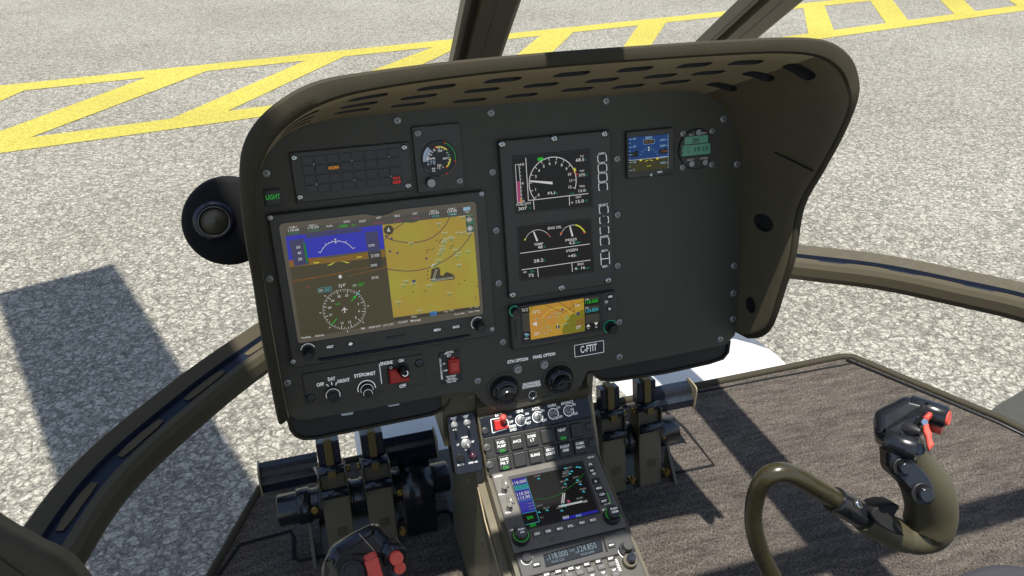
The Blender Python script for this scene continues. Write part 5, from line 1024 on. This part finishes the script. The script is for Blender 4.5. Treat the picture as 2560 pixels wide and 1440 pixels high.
m = MB(CON); m.pline(uvs(CON, [zc(*q) for q in [(1315, 192), (1350, 185), (1328, 168), (1315, 192)]], W), .0007, W, 'white_ink'); m.pline(uvs(CON, [zc(*q) for q in [(1352, 285), (1388, 278), (1376, 303), (1352, 285)]], W), .0007, W, 'white_ink'); m.pline(uvs(CON, [zc(*q) for q in [(1505, 508), (1525, 512), (1565, 632)]], W), .0006, W, 'green_ink')
for s, q, x1, h in (('GNS 530', (1305, 118), 1374, 18), ('GARMIN', (252, 335), 342, 20), ('GPS', (1467, 712), 1515, 24), ('COM', (428, 938), 470, 20), ('VLOC', (375, 742), 442, 20), ('PULL ID', (302, 535), 372, 18), ('DEFAULT NAV', (1488, 640), 1555, 16)): m.text(s, zc(*q), zc(x1, 0)[0], h/4.5, W, 'white_ink', .02)
m.build('lettering', t)
for L, q, x1 in (([(328, 352), (410, 335), (430, 435), (350, 452)], (375, 405), 398), ([(382, 538), (462, 520), (488, 620), (408, 642)], (430, 592), 452)):
    key(CON, L, None, t, zc, mt='silver_bezel', w1=.0085); key(CON, [(L[0][0]+24, L[0][1]+8), (L[1][0]-16, L[1][1]+5), (L[2][0]-18, L[2][1]-10), (L[3][0]+24, L[3][1]-6)], 'C' if q[0] < 400 else 'V', t, zc, w1=.0105, mt='silver_bezel', q=(q[0], q[1]+4), x1=x1-3, h=5)
for q in ((360, 480), (418, 682)): knob(CON, zc(*q), t, [(.0046, .004, 'key_grey'), (.0034, .007, 'silver_bezel')], .007)
o = knob(CON, zc(545, 1010), t, [(.0125, .010, 'knob'), (.0082, .010, 'key_grey')], .007); c = CON.px(zc(545, 1010), .007); m = MB(CON); m.arc(c, .0098, .0104, .0174, 150, 400, 'green_ink', 40); m.textm('PUSH', c[0], c[1]+.0012, .0026, .0273, 'white_ink', None, .02, True); m.textm('ON', c[0], c[1]-.0032, .0026, .0273, 'white_ink', None, .02, True); m.build('ring_mark', o)
o = knob(CON, zc(1570, 775), t, [(.0122, .010, 'knob'), (.0092, .008, 'unit_dark')], .007); c = CON.px(zc(1570, 775), .007); m = MB(CON); m.arc(c, .0096, .0102, .0174, -40, 215, 'green_ink', 40); m.textm('PUSH', c[0]+.001, c[1]+.0014, .0030, .0254, 'white_ink', None, .02, True); m.textm('CRSR', c[0]+.001, c[1]-.0034, .0030, .0254, 'white_ink', None, .02, True); m.build('ring_mark', o)
m = MB(CON); m.prism(uvs(CON, [zc(*q) for q in [(768, 1045), (995, 992), (1000, 1022), (778, 1078)]], .007), .0066, .0082, 'silver_bezel', .0005); m.prism(uvs(CON, [zc(*q) for q in [(885, 1018), (912, 1012), (918, 1042), (892, 1048)]], .008), .008, .0092, 'key_grey', .0004); m.build('card_door', t)
# radio below it
b1 = a[1]; zr = zc
t = thing('communication_radio', 'radio showing 118.000 and 124.850 on a grey strip below the navigation receiver', 'radio', tuple(CON.pt((a[0]+a[2])/2, b1-.03)))
HR_ = .0335
m = MB(CON); m.prism(rrect(a[0], b1-.0006-HR_, a[2], b1-.0006, .0015), -.002, .006, 'unit_dark', .0015); m.build('bezel', t)
W = .0064
m = MB(CON); S([(800, 1198), (1455, 1015), (1475, 1165), (832, 1345)], 0, 's_black'); m.prism(uvs(CON, [zc(*q) for q in [(1460, 1005), (1480, 1000), (1530, 1165), (1508, 1172)]], .006), .0058, .0066, 'black', 0); s1 = m.build('screen', t)
m = MB(CON); S([(808, 1212), (1450, 1030), (1468, 1155), (838, 1330)], .0003, 's_radio')
for s, q, x1, h in (('118.000', (880, 1258), 1085, 68), ('124.850', (1203, 1173), 1408, 66), ('KLAS CLR', (902, 1295), 1045, 28), ('KIGM APPR', (1232, 1215), 1385, 28), ('COM', (1100, 1172), 1155, 28), ('ACT', (842, 1270), 872, 22), ('STB', (1168, 1190), 1200, 22)): T(s, q, x1, h, 's_radiotxt', .0006, -.004)
m.build('frequency_readout', s1)
for tx, x, y, ww in (('MON', 682, 1290, 84), ('ENT', 1520, 1222, 80), ('CLR', 1380, 1255, 76), ('FUNC', 1250, 1288, 80), ('ICS', 1072, 1335, 80), ('MEM', 928, 1368, 82), ('COM', 795, 1405, 84), ('', 1530, 1075, 78)):
    key(CON, [(x, y), (x+ww, y-20), (x+ww+10, y+32), (x+10, y+52)], tx, t, zc, w0=.0056, w1=.0085, mt='unit_dark', q=(x+18, y+36), x1=x+ww-10, h=22/4.5)
m = MB(CON); q = uvs(CON, [zc(1540, 1095), zc(1592, 1083)], .009); m.line(q[0], q[1], .0010, .009, 'white_ink'); m.build('lettering', t)
o = knob(CON, zc(610, 1255), t, [(.0064, .008, 'knob')], .006); c = CON.px(zc(610, 1255), .006); m = MB(CON); m.arc(c, .0066, .0074, .0064, 170, 330, 'white_ink', 20); m.build('ring_mark', o)
o = knob(CON, zc(1730, 1155), t, [(.0098, .005, 'knob'), (.0066, .012, 'unit_dark')], .006); c = CON.px(zc(1730, 1155), .006); m = MB(CON); m.arc(c, .0100, .0108, .0064, 165, 320, 'white_ink', 24); m.build('ring_mark', o)
m = MB(CON); m.flat(circ(*CON.px(zc(680, 1228), W), .0020, 12), W, 's_grey'); m.text('GARMIN', zc(1622, 965), zc(1708, 0)[0], 16/4.5, W, 'grey_ink', .02); m.build('status_light', t)
# audio panel
b2 = b1-.0006-HR_
t = thing('audio_panel', 'dark audio panel with small grey keys and white pointers at the foot of the pedestal', 'audio panel', tuple(CON.pt((a[0]+a[2])/2, b2-.03)))
m = MB(CON); m.prism(rrect(a[0], b2-.0006-.046, a[2], b2-.0006, .0015), -.002, .006, 'unit', .0015); m.build('bezel', t)
du, dv = (a[2]-a[0])/9.2, .0125
for j in range(3):
    for i in range(7):
        u, v = a[0]+.030+i*.0152, b2-.0108-j*.0140; m = MB(CON); m.prism(rrect(u-.0055, v-.0038, u+.0055, v+.0038, .001), .0055, .0085, 'key_grey', .0008); o = m.build('key', t)
        m = MB(CON); m.flat([(u-.003, v+.0074), (u+.003, v+.0074), (u, v+.0046)][::-1], .0064, 'white_ink'); m.line((u-.003, v), (u+.003, v), .0012, .0088, 'grey_ink'); m.build('pointer_mark', o)
c = CON.px(zc(1812, 1335), .006); o = knob(CON, 0, t, [(.0095, .008, 'olive'), (.0060, .010, 'navy_metal')], .006, at=(a[2]-.016, b2-.014))
m = MB(CON)
for k in range(8): m.line((a[2]-.034, b2-.006-k*.0022), (a[2]-.030, b2-.006-k*.0022), .0008, .0064, 'white_ink')
m.build('scale_mark', t)
# ---------------------------------------------------------------- anti-torque pedals
AX = V((0, 1.06, -1.018)); LEAN = V((0, .24, 1)).normalized()
def pedal(X, side, label, x_end):
    """X: middle of the arm; side: -1 foot bar to the near side, +1 to the far side"""
    t = thing('rudder_pedal', label, 'pedal', (X, 1.02, -1.12), 'rudder pedals')
    n = V((1, 0, 0)).cross(LEAN); base = V((X, AX.y-.047, -1.05)); pl = Plane(base, (1, 0, 0), LEAN)    # n towards the pilot
    h = .024
    m = MB(pl); m.prism(rrect(-h, -.13, h, .088, .002), -.028, 0, 'arm_olive', .002); m.build('arm', t)
    m = MB(pl); m.prism(rrect(-.006, -.012, .012, .006, .001), -.001, .0008, 'olive', .0003); m.build('arm_plate', t)
    # clevis at the top with the hinged head
    for s in (-1, 1): m = MB(pl); m.prism([(s*h-.0018, .052), (s*h+.0018, .052), (s*h+.0018, .115), (s*h-.0018, .115)], -.04, .004, 'olive', .001); m.build('clevis_cheek', t)
    m = MB(); c = pl.pt(0, .078, .002); m.tube([c-V((h, 0, 0)), c+V((h, 0, 0))], .0095, 'navy_metal', 16); m.build('hinge_barrel', t)
    m = MB(pl); m.prism(rrect(-h+.002, .086, h-.002, .118, .001), -.030, -.004, 'olive', .002); m.build('link_block', t)
    m = MB(); c = pl.pt(0, .121, -.004); m.tube([c-V((h-.002, 0, 0)), c+V((h-.002, 0, 0))], .008, 'navy_metal', 16); m.build('hinge_barrel', t)
    m = MB(pl); m.prism(rrect(-h+.004, .122, h-.004, .172, .002), -.034, -.010, 'navy_metal', .002); m.build('head_block', t)
    m = MB(pl); m.prism(rrect(-.0068, .112, .0068, .178, .001), -.032, -.006, 'yellow_strap', .001); m.prism(rrect(-.0068, .108, .0068, .122, .001), -.01, .0065, 'yellow_strap', .001); m.build('webbing_strap', t)
    m = MB(); s = 1 if side < 0 else -1; c = pl.pt(0, .113, -.012); m.tube([c+V((s*(h+.001), 0, 0)), c+V((s*(h+.0085), 0, 0))], .0062, 'brass', 10); m.build('bolt', t)
    # grooved foot bar
    x0, x1 = (x_end, X-h+.002) if side < 0 else (X+h-.002, x_end)
    P_ = [(-.020, -.012), (-.020, -.016), (.006, -.016), (.013, -.008), (.016, .004), (.014, .010), (.006, .010), (.001, .004), (-.006, -.004), (-.008, -.012)]
    fy, fz = 1.07, -.948
    prof = [(.0, -.030), (.004, -.030), (.006, -.012), (.012, -.006), (.016, .004), (.022, .010), (.034, .012), (.034, .008), (.022, .006), (.013, -.004), (.004, -.010), (.0, -.012)]
    m = MB(); A = m.add([(x0, fy+a_, fz+b_) for a_, b_ in prof]); B_ = m.add([(x1, fy+a_, fz+b_) for a_, b_ in prof]); k = len(prof)
    for i in range(k): m.fc((A+i, A+(i+1) % k, B_+(i+1) % k, B_+i), 'navy_metal')
    m.fc([A+i for i in reversed(range(k))], 'navy_metal'); m.fc([B_+i for i in range(k)], 'navy_metal')
    for i in range(26):
        x = x0+(x1-x0)*(i+.5)/26; 
        m.box((x, fy+.0135, fz+.0015), (.0012, .014, .002), 'black_satin', Matrix.Rotation(.9, 3, 'X'))
    m.build('foot_bar', t)
    m = MB(Plane((x_end, fy+.012, fz-.006), (0, 1, 0), (0, 0, 1))); m.prism(rrect(-.018, -.030, .026, .026, .010), -.001, .0012, 'olive_soft', .0003); m.build('end_plate', t)
pedal(-.019, -1, 'near pair pedal with its foot bar reaching to the near window edge', -.143)
pedal(.058, 1, 'near pair pedal with its foot bar reaching to the pedestal', .176)
pedal(.520, -1, 'far pair pedal partly hidden behind the pedestal switches', .41)
pedal(.598, 1, 'far pair pedal with its sunlit foot bar over the far carpet', .716)
def tube_x(name, x0, x1, label, drums, cuffs, bolts, feet):
    t = thing(name, label, 'pedal tube', ((x0+x1)/2, AX.y, AX.z-.03)); m = MB(); m.tube([(x0, AX.y, AX.z), (x0+.002, AX.y, AX.z), (x1-.002, AX.y, AX.z), (x1, AX.y, AX.z)], [.026, .0285, .0285, .026], 'black_gloss', 32); m.build('tube', t)
    for a_, b_, r in cuffs: m = MB(); m.tube([(a_, AX.y, AX.z), (a_+.0015, AX.y, AX.z), (b_-.0015, AX.y, AX.z), (b_, AX.y, AX.z)], [r-.002, r, r, r-.002], 'black_gloss', 32); m.build('collar', t)
    for a_, b_ in drums:
        m = MB(); P_ = [(math.cos(D(x))*.052, math.sin(D(x))*.052) for x in range(0, 181, 10)]+[(-.052, -.075), (.052, -.075)]
        A = m.add([(a_, AX.y+y, AX.z-.008+z) for y, z in P_]); B_ = m.add([(b_, AX.y+y, AX.z-.008+z) for y, z in P_]); k = len(P_)
        for i in range(k): m.fc((A+i, A+(i+1) % k, B_+(i+1) % k, B_+i), 'black_gloss', i < 18)
        m.fc([A+i for i in reversed(range(k))], 'olive'); m.fc([B_+i for i in range(k)], 'olive'); m.build('gear_cover', t)
    for x in bolts:
        dn = V((0, -.75, .25)).normalized(); pl = Plane(V((x, AX.y, AX.z))+dn*.0280, (1, 0, 0), dn.cross(V((1, 0, 0)))); m = MB(pl); m.rev((0, 0), [(.0078, 0), (.0078, .002), (.006, .0036), (.0042, .0036)], 'brass', 20); m.rev((0, 0), [(.0034, .0034), (.0034, .0060)], 'brass', 6, False); m.build('bolt', t)
    for x in feet:
        m = MB(); A = m.add([(x-.003, AX.y-.02, AX.z-.02), (x-.003, AX.y-.075, FZ), (x-.003, AX.y-.02, FZ), (x+.003, AX.y-.02, AX.z-.02), (x+.003, AX.y-.075, FZ), (x+.003, AX.y-.02, FZ)])
        for f in ((0, 1, 2), (5, 4, 3), (0, 3, 4, 1), (1, 4, 5, 2), (2, 5, 3, 0)): m.fc([A+i for i in f], 'olive')
        m.build('bracket', t)
tube_x('pedal_shaft', -.122, .192, 'black shaft with a large gear cover through the near pedals', [(.100, .157)], [(-.088, -.064, .0325), (-.050, -.043, .0312), (.006, .013, .0312), (.026, .033, .0312), (.083, .092, .0312)], (-.050-.008, .096), (-.072,))
tube_x('pedal_shaft', .495, .672, 'black shaft with a sunlit end through the far pedals', [], [(.545, .553, .0305), (.556, .572, .033), (.624, .645, .0325)], (.632,), (.648,))
for X in (.034, .552, .09, .628):
    m = MB(Plane((X, 1.0, -1.075), (1, 0, 0), (0, .3, 1))); m.rev((0, 0), [(.006, -.01), (.006, .006), (.004, .009)], 'brass', 8, False); m.rev((.002, .006), [(.004, .0), (.004, .010)], 'brass', 6, False)
    tag(m.build('pivot_bolt'), {.034: 'brass pivot bolt low between the near pedals', .552: 'brass pivot bolt low between the far pedals', .09: 'brass pivot bolt beside the gear cover', .628: 'brass pivot bolt low beyond the farthest pedal arm'}[X], 'bolt')

# ---------------------------------------------------------------- cyclic sticks
def stick_plane(q, Y, roll):
    o = ony(*q, Y); n = (-o).normalized(); n = (n+V((0, 0, .25))).normalized(); x = V((math.cos(roll), -.15, math.sin(roll))); x = (x-n*x.dot(n)).normalized(); return Plane(o, x, n.cross(x))
# far stick
zk = zoom(2150, 960, 5.143); G = stick_plane((2280, 1075), .48, 0)
t = thing('cyclic_stick', 'far cyclic stick with tan gaiter on a curved tube over the carpet', 'control stick', tuple(onz(2280, 1480, -1.09)))
pw = lambda L, w: uvs(G, [zk(*q) for q in L], w)
m = MB(G); m.prism(smooth_loop(pw([(200, 370), (430, 240), (545, 182), (625, 178), (800, 215), (960, 268), (930, 400), (820, 520), (700, 600), (620, 700), (560, 800), (400, 775), (240, 720), (195, 660), (180, 520)], 0), 3), -.030, .0205, 'black_gloss', .011, sm=True); m.build('grip_head', t)
def cyl2(a_, b_, wa, wb, r, mt, nm, n=22, rs=None):
    A, B_ = G.pt(*G.px(zk(*a_), wa), wa), G.pt(*G.px(zk(*b_), wb), wb); d = (B_-A).normalized(); m = MB(); rr = r if not rs else rs
    m.tube([A-d*.001, A, A.lerp(B_, .97), B_], [rr*.9 if not rs else rs*.9, rr, r, r*.93], mt, n); return m.build(nm, t)
cyl2((640, 270), (1110, 430), .007, .009, .0125, 'black_gloss', 'switch_barrel'); cyl2((1085, 428), (1122, 440), .0095, .0100, .0098, 'black', 'barrel_mouth'); cyl2((1095, 430), (1150, 440), .0098, .0110, .0078, 'red_soft', 'push_button')
cyl2((900, 525), (1062, 568), -.006, -.004, .0072, 'red_soft', 'push_button')
cyl2((330, 720), (735, 842), .010, .012, .0128, 'black_gloss', 'switch_barrel'); cyl2((705, 832), (748, 846), .0095, .0110, .0120, 'olive', 'barrel_rim'); cyl2((735, 840), (775, 838), .010, .014, .0062, 'navy_metal', 'push_button')
cyl2((560, 560), (790, 620), .010, .018, .0040, 'black_satin', 'trim_switch', rs=.0115)
m = MB(G); m.prism(pw([(805, 535), (850, 500), (885, 505), (895, 560), (930, 640), (925, 690), (958, 780), (890, 858), (865, 800), (845, 680), (815, 610)], .026), .018, .0255, 'red_soft', .002); m.build('trigger', t)
m = MB(G); m.prism(pw([(808, 420), (880, 350), (930, 365), (935, 405), (870, 485), (830, 470)], .026), .016, .027, 'red_soft', .004); m.build('trigger_hinge', t); cyl2((805, 480), (835, 490), .020, .026, .0034, 'chrome', 'hinge_pin')
def loft(L, mt, nm, n=20):                       # photo pixel, radius px, distance forward
    pts = [ony(x, y, Y) for x, y, r, Y in L]; R = [r*p.dot(FW)/FPX for (x, y, r, Y), p in zip(L, pts)]
    c_ = catmull([(*p, ) for p in pts], 5); rr = [v.x for v in catmull([(r, 0, 0) for r in R], 5)]
    m = MB(); m.tube(c_, rr, mt, n); return m.build(nm, t)
loft([(2266, 1108, 36, .482), (2286, 1165, 50, .480), (2318, 1222, 60, .477), (2328, 1275, 60, .474), (2318, 1318, 60, .472), (2290, 1338, 48, .472), (2248, 1338, 36, .474)], 'grip', 'hand_grip')
loft([(2300, 1342, 40, .470), (2262, 1344, 37, .472), (2215, 1322, 40, .476), (2172, 1298, 39, .480), (2158, 1290, 36, .481)], 'grip', 'gaiter')
pl = Plane(ony(2222, 1292, .457), RT, UPV); m = MB(pl); m.prism(smooth_loop(uvs(pl, [(2178, 1284), (2196, 1266), (2228, 1260), (2250, 1266), (2240, 1286), (2238, 1308), (2262, 1340), (2232, 1332), (2198, 1312)]), 3), -.03, .0, 'black', .002, sm=True); m.build('gaiter_mouth', t)
# side plate with two round switches
gp = Plane(ony(2265, 1190, .452), RT, UPV); m = MB(gp); Lp = uvs(gp, [zk(385, 820), (2250, 1128), (2278, 1150), (2312, 1180), (2335, 1215), (2337, 1245), (2322, 1262), (2300, 1258), (2272, 1222), (2250, 1200), (2228, 1178), (2225, 1150)]); m.prism(smooth_loop(Lp, 3), -.022, .002, 'black_gloss', .003, sm=True); m.build('switch_plate', t)
def puck(q, r, nm='round_switch'):
    c = gp.px(q, .003); k = r*ony(*q, .45).dot(FW)/FPX; m = MB(gp); m.rev(c, [(k*1.6, .001), (k*1.6, .0035), (k*1.45, .0050), (k*1.35, .0042), (k*1.1, .0042)], 'black_satin', 30); o = m.build('switch_collar', t); m = MB(gp); m.rev((c[0], c[1]+.0006), [(k, .003), (k, .0115), (k*.88, .0128)], 'black_gloss', 26); m.build(nm, o)
puck((2255, 1168), 15); puck((2306, 1234), 17)
m = MB(G); m.prism(pw([(330, 985), (378, 935), (385, 1032)], -.01), -.014, -.004, 'red_soft', .001); m.build('push_to_talk', t)
loft([(2152, 1286, 34, .482), (2120, 1268, 33, .485), (2085, 1248, 32, .488)], 'black_gloss', 'tube_sleeve'); c = ony(2148, 1262, .462)
pl = Plane(c, (1, 0, -.4), (0, .6, .8)); m = MB(pl); m.rev((0, 0), [(.0046, -.004), (.0046, .0012), (.003, .0016)], 'chrome', 18); m.rev((0, 0), [(.0028, .0012), (.0028, .0019)], 'slot', 14); m.build('screw', t)
loft([(2100, 1256, 25, .487), (2045, 1222, 25, .490), (1998, 1194, 25, .494), (1955, 1180, 25, .498), (1918, 1192, 25, .502), (1895, 1225, 23, .505), (1884, 1275, 22, .506), (1886, 1325, 22, .504), (1902, 1380, 22, .500), (1930, 1440, 23, .494), (1965, 1505, 23, .485), (2000, 1600, 23, .470)], 'olive_gloss', 'curved_tube')
# near stick: only its head shows
zk = zoom(780, 1280, 8.533); G = stick_plane((910, 1385), .48, 0)
t = thing('cyclic_stick', 'near cyclic stick whose grip head rises from the bottom of the picture', 'control stick', tuple(onz(910, 1560, -1.09)))
m = MB(G); m.prism(smooth_loop(pw([(305, 900), (420, 710), (800, 470), (1200, 265), (1330, 240), (1425, 262), (1560, 400), (1950, 820), (1990, 930), (1900, 1300), (1850, 1700), (500, 1700), (200, 1300)], 0), 3), -.034, .010, 'black_gloss', .012, sm=True); m.build('grip_head', t)
m = MB(G); m.pline(pw([(1000, 465), (1280, 770), (1330, 830)], .0104), .0007, .0104, 'olive_soft'); m.build('seam', t)
m = MB(G); m.prism(smooth_loop(pw([(300, 1040), (340, 930), (430, 1010), (640, 1250), (700, 1400), (600, 1700), (150, 1700), (200, 1300)], .01), 3), -.03, .012, 'grip', .006, sm=True); m.build('hand_grip', t)
m = MB(G); c_ = G.px(zk(880, 1330), .012); m.rev(c_, [(.0125, .006), (.0120, .014), (.0095, .018), (.0085, .016), (.005, .020)], 'black_satin', 28); m.build('trim_switch', t)
m = MB(G); m.prism(pw([(1110, 1060), (1390, 930), (1420, 1000), (1530, 1400), (1600, 1700), (1250, 1700), (1170, 1250)], .026), .016, .0255, 'red_soft', .002); m.build('trigger', t)
m = MB(G); 
for k_ in range(3): m.prism(pw([(1085+k_*18, 955+k_*36), (1340+k_*18, 825+k_*36), (1362+k_*18, 865+k_*36), (1105+k_*18, 995+k_*36)], .02), .010, .020+.002*k_, 'red_soft', .002)
m.build('trigger_hinge', t)
cyl2((1640, 800), (1800, 1010), .000, .010, .0115, 'black_gloss', 'switch_barrel'); cyl2((1760, 940), (1815, 1005), .012, .018, .0060, 'red_soft', 'push_button'); cyl2((1820, 1130), (1880, 1210), .002, .008, .0054, 'red_soft', 'push_button')
loft([(900, 1430, 70, .47), (905, 1520, 60, .46), (910, 1640, 50, .45)], 'grip', 'stick_shaft')
# corner of the far seat
m = MB(); pl = Plane(onz(2480, 1440, -.98), (1, 0, 0), (0, 1, .1)); m.pl = pl
m.prism(smooth_loop(uvs(pl, [(2330, 1470), (2372, 1438), (2440, 1412), (2490, 1402), (2560, 1408), (2660, 1440), (2680, 1700), (2300, 1700)]), 3), -.09, 0, 'seat_cloth', .015, sm=True)
tag(m.build('seat_cushion'), 'dark grey seat cushion edge at the corner beyond the far stick', 'seat cushion')
